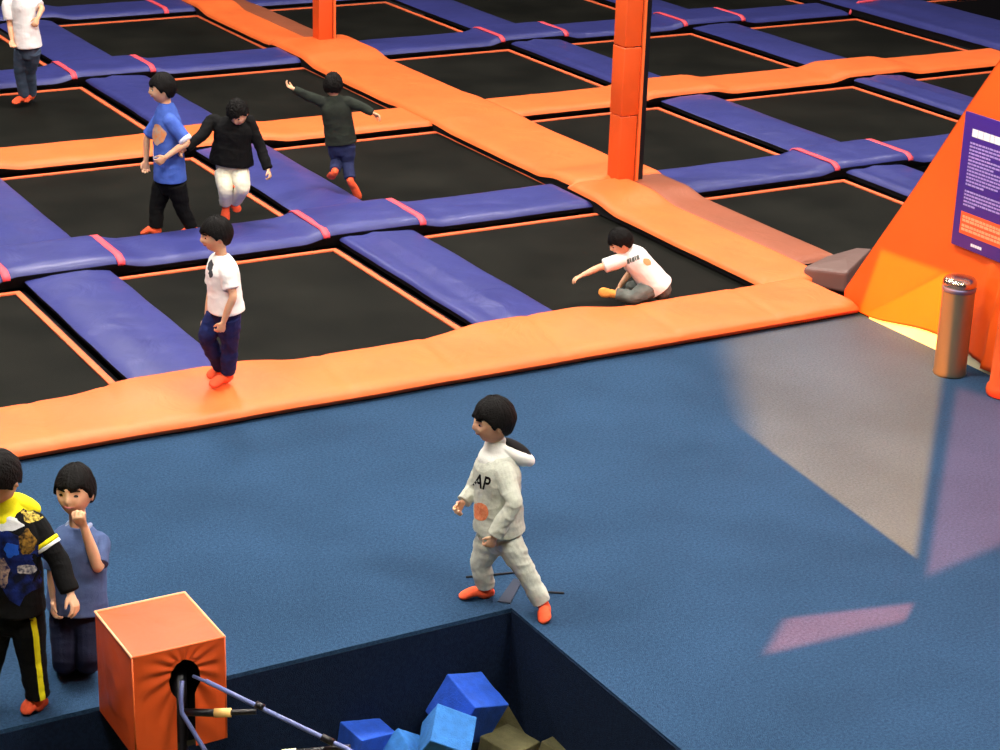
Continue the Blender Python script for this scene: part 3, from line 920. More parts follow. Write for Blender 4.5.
def hand(mb, w, d, pn, side, s=1.0, curl=0.5, spread=0.12):
    """Palm, four unequal fingers and a side thumb. d: wrist->fingers, pn: palm normal, side: towards the thumb."""
    d = unit(V3(d)); pn = unit(V3(pn) - d * (V3(pn) @ d)); sd = unit(np.cross(d, pn)); sd = sd if sd @ V3(side) > 0 else -sd
    w = V3(w)
    C = [w - d * .01 * s, w + d * .018 * s, w + d * .045 * s, w + d * .062 * s]
    body_tube(mb, C, [.017 * s, .024 * s, .029 * s, .027 * s], [.014 * s, .0125 * s, .0115 * s, .009 * s], sd, pn, 3, 3, 14)
    for k in range(4):
        off = (1.5 - k) * 0.0155 * s
        L = (0.92, 1.0, 0.95, 0.76)[k] * s
        b = w + d * (.060 - 0.003 * abs(k - 1)) * s + sd * off
        dirv = unit(d + sd * (1.5 - k) * spread)
        pts = [b - d * .015 * s, b]; rr_ = [.0075 * s, .0078 * s]
        ang = 0.15
        for q, seg in enumerate((.023, .016, .013)):
            ang += curl * (0.75 if q == 0 else 1.0)
            b = b + (dirv * math.cos(ang) + pn * math.sin(ang)) * seg * L
            pts.append(b); rr_.append((.0072, .0066, .0055)[q] * s)
        limb_tube(mb, pts, rr_, 3, n=8, capk=3)
    b = w + d * .014 * s + sd * .018 * s
    t1 = unit(d * 0.65 + sd * 0.75 + pn * (0.2 + 0.4 * curl)); t2 = unit(d * 0.95 + sd * 0.25 + pn * (0.2 + 0.7 * curl))
    limb_tube(mb, [b, b + t1 * .022 * s, b + t1 * .022 * s + t2 * .019 * s, b + t1 * .022 * s + t2 * .033 * s], [.0105 * s, .0088 * s, .0076 * s, .006 * s], 3, n=8, capk=3)


def head_surface(c, f, u, s, grow=1.0, n1=56, n2=40, fn=None):
    """Head with brow, eye sockets, nose, lips, chin and jaw. fn(unit dir) -> radial factor for hair."""
    r = np.cross(f, u)
    v = []; F = []
    for i in range(n2 + 1):
        ph = math.pi * i / n2
        for j in range(n1):
            th = 2 * math.pi * j / n1
            x, y, z = math.sin(ph) * math.cos(th), math.sin(ph) * math.sin(th), math.cos(ph)
            X, Y, Z = x * .073, y * .088, z * .104
            if z < 0:
                X *= 1 - 0.30 * (-z) ** 1.4
                if y < 0: Y *= 1 - 0.45 * (-z) ** 1.2
                else: Y *= 1 - 0.10 * (-z) ** 2
            if y > 0 and z > 0.2: Y *= 1 - 0.05 * z
            if y > 0:
                g = lambda x0, z0, sx_, sz_: math.exp(-((x - x0) / sx_) ** 2 - ((z - z0) / sz_) ** 2)
                Y += .013 * g(0, -.16, .13, .16) + .007 * g(0, -.02, .09, .2)
                Y -= .008 * (g(.40, .06, .20, .13) + g(-.40, .06, .20, .13))
                Y += .004 * g(0, .22, .6, .1)
                Y += .005 * g(0, -.44, .26, .055) - .003 * g(0, -.52, .3, .04) + .0045 * g(0, -.38, .24, .04)
                Y += .006 * g(0, -.74, .3, .14)
                Y += .004 * (g(.5, -.25, .22, .22) + g(-.5, -.25, .22, .22))
            k = grow * (fn(x, y, z) if fn else 1.0)
            v.append(c + s * k * (r * X + f * Y + u * Z))
    for i in range(n2):
        for j in range(n1):
            F.append((i * n1 + j, (i + 1) * n1 + j, (i + 1) * n1 + (j + 1) % n1, i * n1 + (j + 1) % n1))
    return v, F


def skin_mat(name, col, col2):
    m = mat(name, col, rough=0.55, spec=0.35, noise_amt=0, noise_scale=12, col2=col2)
    m.node_tree.nodes['Principled BSDF'].inputs['Subsurface Weight'].default_value = 0.12
    m.node_tree.nodes['Principled BSDF'].inputs['Subsurface Radius'].default_value = (0.012, 0.005, 0.003)
    m.node_tree.nodes['Principled BSDF'].inputs['Subsurface Scale'].default_value = 0.5
    return m


M['skin'] = skin_mat('child_skin', rgb(232, 184, 148), rgb(222, 166, 128))
M['hair'] = mat('black_hair', rgb(8, 6, 5), rough=0.65, spec=0.15, bump=0.006, bump_scale=110)
M['lip'] = mat('lips', rgb(170, 92, 84), rough=0.5)
M['eye_white'] = mat('eye_white', rgb(170, 150, 142), rough=0.3)
M['iris'] = mat('dark_iris', rgb(24, 14, 12), rough=0.2)
M['sock'] = mat('orange_sock', rgb(250, 92, 48), rough=0.8, noise_amt=0.1, noise_scale=60)
M['sock_pale'] = mat('amber_sock', rgb(255, 160, 70), rough=0.8, noise_amt=0.1, noise_scale=60)


def cloth(name, c, rough=0.85, amt=0.06, sc=14, c2=None, bump=0.0015):
    return mat(name, c, rough=rough, spec=0.2, noise_amt=amt if c2 is None else 0, noise_scale=sc, bump=bump, bump_scale=150, col2=c2)


def hairfn(style, seed):
    def fn(x, y, z):
        # lower limit of the hair by direction
        front = sstep((y - 0.15) / 0.6)
        fringe = 0.30 + 0.05 * math.sin(x * 9 + seed)
        if style == 'short': fringe = 0.44
        sidel = -0.02 - 0.16 * math.exp(-((y - 0.28) / 0.12) ** 2)
        backl = -0.52
        b = sstep((-y + 0.1) / 0.5)
        lim = fringe * front + (1 - front) * (sidel * (1 - b) + backl * b)
        az = math.atan2(x, y)
        strands = 0.035 * nz(az * 3 + seed, z * 3.0, seed) + 0.03 * nz(az * 9 + seed, z * 2.5, seed) + 0.02 * nz(az * 24, z * 4 + seed, 2)
        lim += 0.05 * nz(az * 10, seed) + 0.03 * nz(az * 25, seed)
        msk = sstep((z - lim) / 0.11 + 0.5)
        thick = 0.12 + 0.03 * max(0, z)
        if style == 'curly':
            thick = 0.22; strands = 0.09 * nz(x * 7 + seed, y * 7, z * 7) + 0.05 * nz(x * 15, y * 15, z * 15)
        if style == 'short': thick = 0.09
        if style == 'mop': thick = 0.17
        return 0.93 + msk * (0.07 + thick + strands)
    return fn


def decal(name, polys, origin, xd, yd, target, mt, parent, off=0.0025, sub=3):
    """Flat print (list of 2-D polygons) wrapped onto a garment by casting along the print's normal."""
    bm = bmesh.new()
    for poly in polys:
        vs = [bm.verts.new((p[0], p[1], 0)) for p in poly]
        try: bm.faces.new(vs)
        except ValueError: pass
    bmesh.ops.triangulate(bm, faces=bm.faces[:])
    for _ in range(sub):
        lng = [e for e in bm.edges if e.calc_length() > 0.012]
        if lng: bmesh.ops.subdivide_edges(bm, edges=lng, cuts=1)
        bmesh.ops.triangulate(bm, faces=bm.faces[:])
    tm = target.data
    bvh = BVHTree.FromPolygons([target.matrix_world @ v.co if False else v.co for v in tm.vertices], [p.vertices for p in tm.polygons])
    o3 = V3(origin); xd = unit(V3(xd)); yd = unit(V3(yd)); n = unit(np.cross(xd, yd))
    dead = []
    for v in bm.verts:
        p = o3 + xd * v.co.x + yd * v.co.y + n * 0.25
        hit = bvh.ray_cast(Vector(p), Vector(-n), 0.5)
        if hit[0] is None: dead.append(v)
        else: v.co = hit[0] + Vector(n) * off
    bmesh.ops.delete(bm, geom=dead, context='VERTS')
    if len(bm.faces) == 0:
        bm.free(); return None
    ext = bmesh.ops.extrude_face_region(bm, geom=bm.faces[:])
    for e in ext['geom']:
        if isinstance(e, bmesh.types.BMVert): e.co -= Vector(n) * (off + 0.002)
    bmesh.ops.recalc_face_normals(bm, faces=bm.faces[:])
    me = bpy.data.meshes.new(name); bm.to_mesh(me); bm.free()
    return link(name, me, mt, parent)


def text_polys(txt, size):
    cu = bpy.data.curves.new('t', 'FONT'); cu.body = txt; cu.size = size; cu.align_x = 'CENTER'; cu.offset = size * 0.02
    o = bpy.data.objects.new('t', cu); COL.objects.link(o)
    dg = bpy.context.evaluated_depsgraph_get()
    me = bpy.data.meshes.new_from_object(o.evaluated_get(dg))
    res = [[(me.vertices[i].co.x, me.vertices[i].co.y) for i in p.vertices] for p in me.polygons]
    bpy.data.objects.remove(o); return res


def blob(cx, cy, rx, ry, seed=0, n=22, rough=0.15):
    return [(cx + rx * math.cos(a) * (1 + rough * nz(math.cos(a) * 1.5 + seed, math.sin(a) * 1.5)), cy + ry * math.sin(a) * (1 + rough * nz(math.cos(a) * 1.5 + seed, math.sin(a) * 1.5, 4))) for a in [2 * math.pi * k / n for k in range(n)]]


def on(c, px, py, rot=0.0, d=0.1):
    """Print frame on a garment: origin, x direction, y direction (the print faces the viewer's side)."""
    n = -FW; a = math.radians(rot)
    r = R0 - n * (R0 @ n); r = unit(r); u = np.cross(n, r)
    return c.p(px, py, d), r * math.cos(a) + u * math.sin(a), -r * math.sin(a) + u * math.cos(a)


class Kid:
    """Joints are read on the upright plane through the feet (photo position plus an offset in metres towards the camera)."""
    def __init__(s, label, base, z0, yaw, size=1.0, voxel=0.005):
        s.base = ground_pt(base[0], base[1], z0)
        s.g = thing('child', label, 'person', tuple(s.base))
        s.s = size; s.vox = voxel; s.z0 = z0
        s.toc = unit(np.array([-FW[0], -FW[1], 0])); s.right = R0.copy()
        s.set_yaw(yaw); s.skin = MB()
    def dirn(s, yaw, tilt=0):
        a = math.radians(yaw); h = math.cos(a) * s.toc - math.sin(a) * s.right
        return h * math.cos(math.radians(tilt)) + np.array([0, 0, 1]) * math.sin(math.radians(tilt))
    def set_yaw(s, yaw):
        s.f = s.dirn(yaw); s.side = s.dirn(yaw + 90) * -1   # side: the child's left
    def gp(s, px, py, dz): return ground_pt(px, py, s.z0 + dz)
    def p(s, px, py, d=0.0): return ray_plane_pt(px, py, s.base, d)
    def head(s, px, py, d, yaw, tilt=0, roll=0, style='mop', size=1.0, seed=0.0):
        k = s.s * size; s.hk = k
        s.hc = s.p(px, py, d); f = s.dirn(yaw, tilt); r = unit(np.cross(f, [0, 0, 1])); u = np.cross(r, f)
        ra = math.radians(roll); u = u * math.cos(ra) + r * math.sin(ra); r = np.cross(f, u)
        s.hf, s.hu, s.hr = f, u, r
        v, F = head_surface(s.hc, f, u, k); s.skin.add(v, F)
        for sg in (-1, 1):      # ears
            e = s.hc + r * sg * .071 * k - f * .004 * k - u * .008 * k
            body_tube(s.skin, [e - u * .024 * k, e - u * .008 * k, e + u * .010 * k, e + u * .024 * k], [.005 * k, .008 * k, .009 * k, .006 * k], [.006 * k, .011 * k, .014 * k, .010 * k], r, f, 3, 3, 10)
        v, F = head_surface(s.hc - f * .002 * k, f, u, k, 1.0, 120, 72, hairfn(style, seed))
        s.hair = link('hair', mesh('hair', v, F), M['hair'], s.g, True)
        for sg in (-1, 1):
            b = MB(); c = s.hc + (r * sg * .029 + f * .0708 + u * .006) * k
            C = []
            n1, n2 = 16, 10
            v = []; fs = []; mi = []
            for i in range(n2 + 1):
                ph = math.pi * i / n2
                for j in range(n1):
                    th = 2 * math.pi * j / n1
                    v.append(c + k * (f * math.cos(ph) * .009 + r * math.sin(ph) * math.cos(th) * .0125 + u * math.sin(ph) * math.sin(th) * .0065))
            for i in range(n2):
                for j in range(n1):
                    fs.append((i * n1 + j, i * n1 + (j + 1) % n1, (i + 1) * n1 + (j + 1) % n1, (i + 1) * n1 + j)); mi.append(1 if i < 4 else 0)
            o = link('eye', mesh('eye', v, fs), [M['eye_white'], M['iris']], s.g, True); o.data.polygons.foreach_set('material_index', mi)
            b = MB()
            bp = [s.hc + (r * sg * (.012 + .034 * q) + f * (.0835 - .014 * q * q) + u * (.025 + .006 * math.sin(q * 2.6))) * k for q in (0, .25, .5, .75, 1.0)]
            limb_tube(b, bp, [.0035 * k, .0045 * k, .0045 * k, .004 * k, .0025 * k], 2, n=8)
            b.build('eyebrow', M['hair'], s.g, True)
        b = MB()
        limb_tube(b, [s.hc + (r * q * .021 + f * (.0835 - .008 * q * q) + u * (-.0435 + .002 * q * q)) * k for q in (-1, -.5, 0, .5, 1)], [.002 * k, .0045 * k, .0048 * k, .0045 * k, .002 * k], 2, n=8)
        b.build('lips', M['lip'], s.g, True)
    def torso(s, hip, neck, lean_f=0.0, wide=1.0, deep=1.0, twist=0.0):
        """hip/neck: (px, py, d)."""
        s.H = s.p(*hip); s.N = s.p(*neck); s.ax = unit(s.N - s.H); L = np.linalg.norm(s.N - s.H); s.L = L
        s.sideS = unit(s.side - s.ax * (s.side @ s.ax)); s.fwd = np.cross(s.sideS, s.ax) ; s.fwd = s.fwd if s.fwd @ s.f > -0.2 else -s.fwd
        k = s.s; s.w = wide; s.dp = deep
        C = [s.H - s.ax * .03 * k, s.H + s.ax * .25 * L, s.H + s.ax * .5 * L, s.H + s.ax * .72 * L, s.H + s.ax * .88 * L]
        s.TC = C; s.TW = [.105 * k, .092 * k, .104 * k, .118 * k, .085 * k]; s.TD = [.075 * k, .068 * k, .074 * k, .075 * k, .05 * k]
        body_tube(s.skin, C, [w * q for w, q in zip(s.TW, (.6, .72, .82, .82, .82))], [w * q for w, q in zip(s.TD, (.6, .72, .82, .82, .82))], s.sideS, s.fwd)
        limb_tube(s.skin, [s.H + s.ax * .8 * L, s.N, s.hc - s.hu * .05 * s.hk - s.hf * .012 * s.hk], [.045 * k, .036 * k, .036 * k], 4)
        s.shL = s.H + s.ax * .79 * L + s.sideS * .105 * k * wide; s.shR = s.H + s.ax * .79 * L - s.sideS * .105 * k * wide
    def arm(s, which, el, wr, curl=0.5, hdir=None, pn=None, sh=None, hs=0.95, thumb=None):
        k = s.s; S = s.shL if which == 'L' else s.shR
        if sh is not None: S = s.p(*sh)
        E, W = s.p(*el), s.p(*wr)
        setattr(s, 'arm' + which, (S, E, W))
        limb_tube(s.skin, [S, E * .5 + S * .5, E, E * .55 + W * .45, W], [.032 * k, .030 * k, .0255 * k, .0245 * k, .0175 * k], 4)
        d = unit(W - E) if hdir is None else unit(V3(hdir))
        sg = 1 if which == 'L' else -1
        if pn is None: pn = -s.side * sg
        if thumb is None: thumb = s.f
        hand(s.skin, W + d * .004, d, pn, thumb, k * hs, curl)
    def leg(s, which, kn, an, toe, hipoff=None, toez=None):
        k = s.s; sg = 1 if which == 'L' else -1
        Hh = s.H + s.sideS * sg * .055 * k - s.ax * .02 * k
        if hipoff is not None: Hh = s.p(*hipoff)
        A = s.gp(an[0], an[1], .058 * k) if len(an) == 2 else s.p(*an)
        T = s.gp(toe[0], toe[1], .017 * k) if len(toe) == 2 else s.p(*toe)
        if len(kn) == 2:
            dA = (A - s.base) @ s.toc; dH = (Hh - s.base) @ s.toc
            K = s.p(kn[0], kn[1], dA * .5 + dH * .5)
        else: K = s.p(*kn)
        setattr(s, 'leg' + which, (Hh, K, A, T))
        limb_tube(s.skin, [Hh * .8 + K * .2, Hh * .5 + K * .5, K, K * .6 + A * .4, A], [.045 * k, .046 * k, .040 * k, .040 * k, .026 * k], 4)
        s.foot(s.skin, A, T, K, 0.9)
    def foot(s, mb, A, T, K, g):
        k = s.s * g
        fd = unit(T - A); sh = unit(A - K); 
        fl = unit(fd - sh * (fd @ sh) * 0.3)
        lat = unit(np.cross(sh, fl)) if np.linalg.norm(np.cross(sh, fl)) > .05 else s.sideS
        up = -unit(sh - fl * (sh @ fl)) if np.linalg.norm(sh - fl * (sh @ fl)) > .05 else np.array([0, 0, 1.0])
        heel = A + sh * .028 * k - fl * .018 * k
        C = [heel, A + sh * .022 * k + fl * .02 * k, A * .55 + T * .45 + up * .002, T * .85 + A * .15, T]
        body_tube(mb, C, [.022 * k, .028 * k, .033 * k, .036 * k, .026 * k], [.024 * k, .033 * k, .025 * k, .018 * k, .012 * k], lat, up, 4, 4, 18)
        limb_tube(mb, [K * .3 + A * .7, A, A + sh * .02 * k + fl * .008 * k], [.031 * k, .029 * k, .03 * k], 3)
    def socks(s, mt, which='LR', cuff=0.3, name='grip_sock'):
        for q in which:
            Hh, K, A, T = getattr(s, 'leg' + q)
            b = MB(); s.foot(b, A, T, K, 1.08)
            fuse(name, b, mt, s.g, s.vox, 2)
    def trousers(s, mt, bag=1.12, cut=(0.97, 0.97), wrinkle=0.004, name='trousers', seed=1.0, hem=0.043, top=0.22):
        b = MB(); k = s.s
        C = [s.H - s.ax * .055 * k, s.H, s.H + s.ax * top * .5 * s.L, s.H + s.ax * top * s.L]
        body_tube(b, C, [.096 * k * bag, .108 * k * bag, .10 * k * bag, .092 * k * bag], [.078 * k * bag, .082 * k * bag, .076 * k * bag, .07 * k * bag], s.sideS, s.fwd, 4, 2)
        for q, cc in zip('LR', cut):
            Hh, K, A, T = getattr(s, 'leg' + q)
            if cc <= 1: E = K + (A - K) * cc; pts = [Hh, Hh * .5 + K * .5, K, K * .5 + E * .5, E]; rad = [.067, .062, .050, .047, hem]
            if cc < 0.5: pts = [Hh, Hh * .5 + K * .5, K, E]; rad = [.067, .062, .054, .052]
            limb_tube(b, pts, [r * k * bag for r in rad], 5, capk=1)
        s.tr = fuse(name, b, mt, s.g, s.vox, 3, wrinkle, 24, seed)
        return s.tr
    def shirt(s, mt, bag=1.12, sleeve='long', wrinkle=0.004, name='shirt', seed=3.0, low=-0.05, collar=True, cuff=0.03, flare=1.0):
        b = MB(); k = s.s
        C = [s.H + s.ax * low * s.L, s.H + s.ax * .2 * s.L, s.H + s.ax * .5 * s.L, s.H + s.ax * .74 * s.L, s.H + s.ax * .90 * s.L, s.H + s.ax * .985 * s.L]
        W = [.127 * flare, .122 * flare, .118, .122, .088, .046]; D = [.103 * flare, .097 * flare, .092, .088, .064, .044]
        body_tube(b, C, [w * k * bag * s.w for w in W], [w * k * bag * s.dp for w in D], s.sideS, s.fwd, 5, 1)
        for q in 'LR':
            if not hasattr(s, 'arm' + q): continue
            S, E, Wr = getattr(s, 'arm' + q)
            Sx = S + (s.H + s.ax * .78 * s.L - S) * 0.35
            if sleeve == 'long': pts = [Sx, S, S * .5 + E * .5, E, E * .45 + Wr * .55, Wr * .97 + E * .03]; rad = [.045, .047, .042, .038, .035, cuff]
            elif sleeve == 'half': pts = [Sx, S, S * .5 + E * .5, E * .9 + S * .1]; rad = [.045, .047, .045, .043]
            else: pts = [Sx, S, S * .55 + E * .45, S * .3 + E * .7]; rad = [.045, .049, .048, .047]
            limb_tube(b, pts, [r * k * bag for r in rad], 5, capk=1)
        s.top = fuse(name, b, mt, s.g, s.vox, 3, wrinkle, 22, seed)
        return s.top
    def finish(s, mt=None):
        s.body = fuse('body', s.skin, mt or M['skin'], s.g, s.vox * 0.85, 1)


def ring_band(name, P, Q, r, w, mt, parent):
    """Short band around a limb at P towards Q."""
    b = MB(); d = unit(V3(Q) - V3(P)); limb_tube(b, [V3(P), V3(P) + d * w], [r, r], capk=1, n=20)
    return b.build(name, mt, parent, True)


# --- boy in the grey hoodie walking on the carpet
c = Kid('boy in pale grey hoodie and jogging trousers striding at the pit corner', (505, 603), 0.0, 70, 1.0, 0.0045)
c.head(494, 421, 0.03, 72, -6, 0, 'mop', 1.16, 2.0)
c.torso((499, 529, 0.0), (496, 447, 0.0), deep=1.1, wide=1.12)
c.arm('L', (514, 503, 0.20), (495, 536, 0.20), 0.75)
c.arm('R', (474, 488, -0.10), (463, 502, -0.04), 0.9)
c.leg('R', (481, 563), (486, 588), (461, 596), hipoff=(490, 538, -0.03))
c.leg('L', (523, 567), (543, 604), (545, 621), hipoff=(506, 538, 0.07))
c.finish()
GREY = cloth('grey_marl_fleece', rgb(205, 208, 192), c2=rgb(192, 195, 181), sc=50)
c.socks(M['sock'])
c.trousers(GREY, 1.12, (0.93, 0.93), 0.007, 'jogging_trousers', 1.5, hem=0.044)
top = c.shirt(GREY, 1.18, 'long', 0.006, 'hoodie', 2.2, low=0.02, cuff=0.036)
# hood lying back, black lined
hb = MB()
upv = c.ax; back = -c.fwd; nk = c.N
def hood(c, parent_mat, lining, k=1.0, name='hood'):
    g = c.g; S = c.s * k
    b = MB()
    N = c.N
    body_tube(b, [N - c.ax * .060 * S, N - c.ax * .035 * S, N - c.ax * .008 * S, N + c.ax * .012 * S], [.105 * S, .092 * S, .070 * S, .058 * S], [.085 * S, .078 * S, .062 * S, .054 * S], c.sideS, c.fwd, 4, 2)
    bk = unit(-c.fwd * .80 - c.ax * .58); up = unit(np.cross(c.sideS, bk)); up = up if up @ c.ax > 0 else -up
    q = N - c.fwd * .03 * S
    body_tube(b, [q, q + bk * .05 * S, q + bk * .11 * S, q + bk * .155 * S], [.066 * S, .09 * S, .086 * S, .05 * S], [.03 * S, .046 * S, .044 * S, .03 * S], c.sideS, up, 5, 4)
    h = fuse(name, b, parent_mat, g, c.vox, 3, .002, 25, 5)
    if lining:
        b = MB(); q = q + up * .022 * S
        body_tube(b, [q, q + bk * .05 * S, q + bk * .11 * S, q + bk * .15 * S], [.05 * S, .072 * S, .066 * S, .03 * S], [.020 * S, .029 * S, .027 * S, .010 * S], c.sideS, up, 5, 4)
        fuse('hood_lining', b, lining, g, c.vox, 2)
    return h
M['black_cloth'] = cloth('black_jersey', rgb(7, 7, 8))
hood(c, cloth('white_hood', rgb(232, 232, 224)), M['black_cloth'], 1.12)
chest = c.H + c.ax * .60 * c.L

decal('chest_lettering', [[(x * .72, y - .035) for x, y in poly] for poly in text_polys('AP', 0.10)], *on(c, 482, 482, -12), top, M['black_cloth'], c.g)
decal('pocket_print', [blob(0, 0, .046, .048, 3)], *on(c, 480, 512), top, cloth('orange_print_cloth', rgb(236, 150, 104), c2=rgb(222, 120, 80), sc=60), c.g)
# kangaroo pocket


# --- boy in white T-shirt standing on the front cushion
c = Kid('boy in white T-shirt and navy trousers standing on the orange front cushion', (221, 386), 0.155, 66, 1.02, 0.005)
c.head(216.5, 235, 0.0, 66, -8, 0, 'mop', 1.06, 5.0)
c.torso((226, 310, 0.0), (221, 254, 0.0), wide=1.1)
c.arm('L', (233, 296, 0.16), (223.5, 322, 0.15), 0.6)
c.arm('R', (211, 292, -0.15), (207, 318, -0.12), 0.6)
c.leg('L', (230, 343), (228, 374), (212, 385), hipoff=(229, 316, 0.05))
c.leg('R', (207, 337, 0.0), (221, 368), (209, 376), hipoff=(217, 316, -0.04))
c.finish()
c.socks(M['sock'])
c.trousers(cloth('navy_cotton', rgb(30, 42, 98), c2=rgb(24, 32, 78)), 1.12, (0.95, 0.95), 0.006, 'trousers', 8)
top = c.shirt(cloth('white_jersey', rgb(244, 240, 236)), 1.12, 'short', 0.004, 't_shirt', 9, low=0.02)
decal('chest_print', [blob(0, 0.022, .02, .036, 4, rough=.5), blob(.006, -.03, .016, .026, 7, rough=.4)], *on(c, 209.5, 269, 0), top, cloth('dark_grey_print', rgb(70, 72, 76)), c.g)

# --- boy in blue T-shirt
c = Kid('boy in blue T-shirt and black trousers standing on the trampoline beside the jumping boy', (162, 235), 0.0, 68, 1.15, 0.0055)
c.head(162.5, 89, 0.0, 72, -4, 0, 'mop', 1.0, 1.0)
c.torso((170, 178, 0.0), (166, 102, 0.0))
c.arm('L', (187, 142, 0.17), (166, 157, 0.22), 0.5, hs=.9)
c.arm('R', (147, 138, -0.10), (146, 160, -0.08), 0.5)
c.leg('R', (157, 207), (156, 227), (142, 233), hipoff=(163, 184, -0.05))
c.leg('L', (182, 207), (192, 228), (180, 235), hipoff=(176, 184, 0.06))
c.finish()
c.socks(M['sock'])
c.trousers(M['black_cloth'], 1.1, (0.95, 1.0), 0.005, 'trousers', 12)
top = c.shirt(cloth('royal_blue_jersey', rgb(74, 104, 190), c2=rgb(62, 90, 175)), 1.13, 'half', 0.004, 't_shirt', 13, low=-0.02)
ch = c.H + c.ax * .52 * c.L
decal('chest_print', [blob(0, .0, .066, .082, 2, rough=.4)], *on(c, 158, 135, 15), top, cloth('sand_print', rgb(206, 176, 150), c2=rgb(236, 150, 90), sc=25), c.g)
decal('chest_lettering', [[(-.035, .06), (-.022, .06), (-.022, -.03), (-.035, -.03)], [(-.045, -.045), (.05, -.045), (.05, -.03), (-.045, -.03)]], *on(c, 155, 152, 4), top, cloth('white_jersey_print', rgb(235, 235, 240)), c.g, 0.004)
S, E, W = c.armL
ring_band('sleeve_cuff', E * .82 + S * .18, E, .058, .03, cloth('white_cuff', rgb(225, 228, 240)), c.g)

# --- boy in black jacket, jumping
c = Kid('curly haired boy in black jacket and white trousers jumping with head bent down', (231, 230), 0.03, 8, 1.02, 0.0055)
c.head(238, 113, 0.10, 14, -38, 8, 'curly', 0.98, 9.0)
c.torso((231, 166, 0.0), (234, 116, 0.04), wide=1.08)
c.arm('R', (203, 134, 0.10), (185, 149, 0.22), 0.9, sh=(212, 121, 0.0))
c.arm('L', (260, 146, 0.02), (268, 169, 0.10), 0.7, sh=(248, 121, 0.0))
c.leg('R', (225, 189, 0.12), (226, 205, -0.02), (225, 221, 0.02), hipoff=(224, 172, 0.02))
c.leg('L', (243, 187, 0.14), (234, 203, -0.08), (238, 211, -0.04), hipoff=(239, 171, 0.02))
c.finish()
c.socks(M['sock'])
c.trousers(cloth('cream_cotton', rgb(246, 240, 214)), 1.18, (0.85, 0.85), 0.006, 'trousers', 15, top=.35)
c.shirt(M['black_cloth'], 1.2, 'long', 0.006, 'jacket', 16, low=0.08, cuff=.034, flare=1.12)

# --- boy in dark green shirt seen from behind
c = Kid('boy in dark green shirt seen from behind running with arms spread on a trampoline', (345, 196), 0.03, 175, 1.0, 0.006)
c.head(333, 86, -0.02, 178, -12, 0, 'curly', 0.98, 4.0)
c.torso((341, 142, 0.0), (334, 95, 0.0))
c.arm('L', (308, 96, -0.02), (294, 89, 0.0), 0.5, sh=(323, 102, 0))
c.arm('R', (362, 107, 0.0), (373, 113, 0.02), 0.6, sh=(347, 102, 0))
c.leg('L', (337, 160, -0.05), (335, 171, 0.12), (330, 178, -0.02), hipoff=(336, 146, -0.0))
c.leg('R', (348, 163, 0.0), (350, 179, 0.10), (359, 198, 0.06), hipoff=(347, 146, 0.0))
c.finish()
c.socks(M['sock'])
c.trousers(cloth('blue_denim', rgb(46, 54, 92), c2=rgb(36, 42, 76)), 1.1, (0.95, 0.95), 0.005, 'jeans', 18)
c.shirt(cloth('dark_green_jersey', rgb(42, 48, 40), c2=rgb(34, 38, 34)), 1.1, 'long', 0.005, 'shirt', 19, low=-0.02)

# --- crouching boy
c = Kid('boy in white shirt and grey trousers crouching on a trampoline with one arm reaching left', (632, 303), 0.0, 82, 1.0, 0.005)
c.head(621, 242, 0.06, 78, -30, 0, 'mop', 0.98, 6.0)
c.torso((656, 284, 0.0), (626, 248, 0.02))
c.arm('L', (598, 268, 0.12), (583, 275, 0.14), 0.35, sh=(619, 261, 0.09), pn=(0, 0, -1))
c.arm('R', (630, 272, -0.2), (620, 286, -0.2), 0.35, sh=(632, 256, -0.12), pn=(0, 0, -1))
c.leg('L', (633, 297, 0.16), (615, 294, 0.12), (600, 292, 0.12), hipoff=(652, 288, 0.06))
c.leg('R', (632, 288, -0.12), (642, 296, -0.15), (630, 297, -0.15), hipoff=(652, 286, -0.05))
c.finish()
c.socks(M['sock_pale'])
c.trousers(cloth('grey_cotton', rgb(112, 118, 112), c2=rgb(92, 98, 94)), 1.1, (0.9, 0.95), 0.005, 'trousers', 21)
top = c.shirt(cloth('white_jersey_soft', rgb(244, 242, 236)), 1.14, 'short', 0.004, 't_shirt', 22, low=-0.1)

decal('back_lettering', [[(x - .006, -.017 + q), (x + w - .006, -.02), (x + w, .018), (x, .015 + q)] for x, w, q in ((-.055, .018, 0), (-.034, .012, .004), (-.018, .02, -.003), (.006, .01, .003), (.02, .022, 0))], *on(c, 634, 259, 24), top, cloth('grey_print', rgb(96, 102, 96)), c.g)
decal('back_patch', [blob(0, 0, .034, .026, 8)], *on(c, 647, 262, -20), top, cloth('tan_print', rgb(226, 164, 110)), c.g)

# --- boy cut off by the top left corner
c = Kid('boy in white T-shirt and grey blue jeans at the top left corner', (24, 108), 0.02, 60, 1.12, 0.006)
c.head(20, -28, 0.0, 60, -15, 0, 'mop', 1.0, 3.0)
c.torso((28, 46, 0.0), (21, -12, 0.0), wide=1.1)
c.arm('R', (10, 26, 0.02), (12, 40, 0.10), 0.6, sh=(8, 4, 0))
c.arm('L', (42, 8, 0.05), (38, 18, 0.14), 0.6, sh=(34, 2, 0))
c.leg('R', (20, 72), (24, 96), (14, 103), hipoff=(22, 50, -0.0))
c.leg('L', (30, 72), (32, 94), (24, 101), hipoff=(33, 50, 0.04))
c.finish()
c.socks(M['sock'])
c.trousers(cloth('grey_denim', rgb(84, 100, 122), c2=rgb(68, 82, 104)), 1.08, (0.97, 0.97), 0.004, 'jeans', 25)
c.shirt(cloth('white_cotton', rgb(238, 234, 234)), 1.15, 'short', 0.004, 't_shirt', 26, low=0.0, flare=1.05)

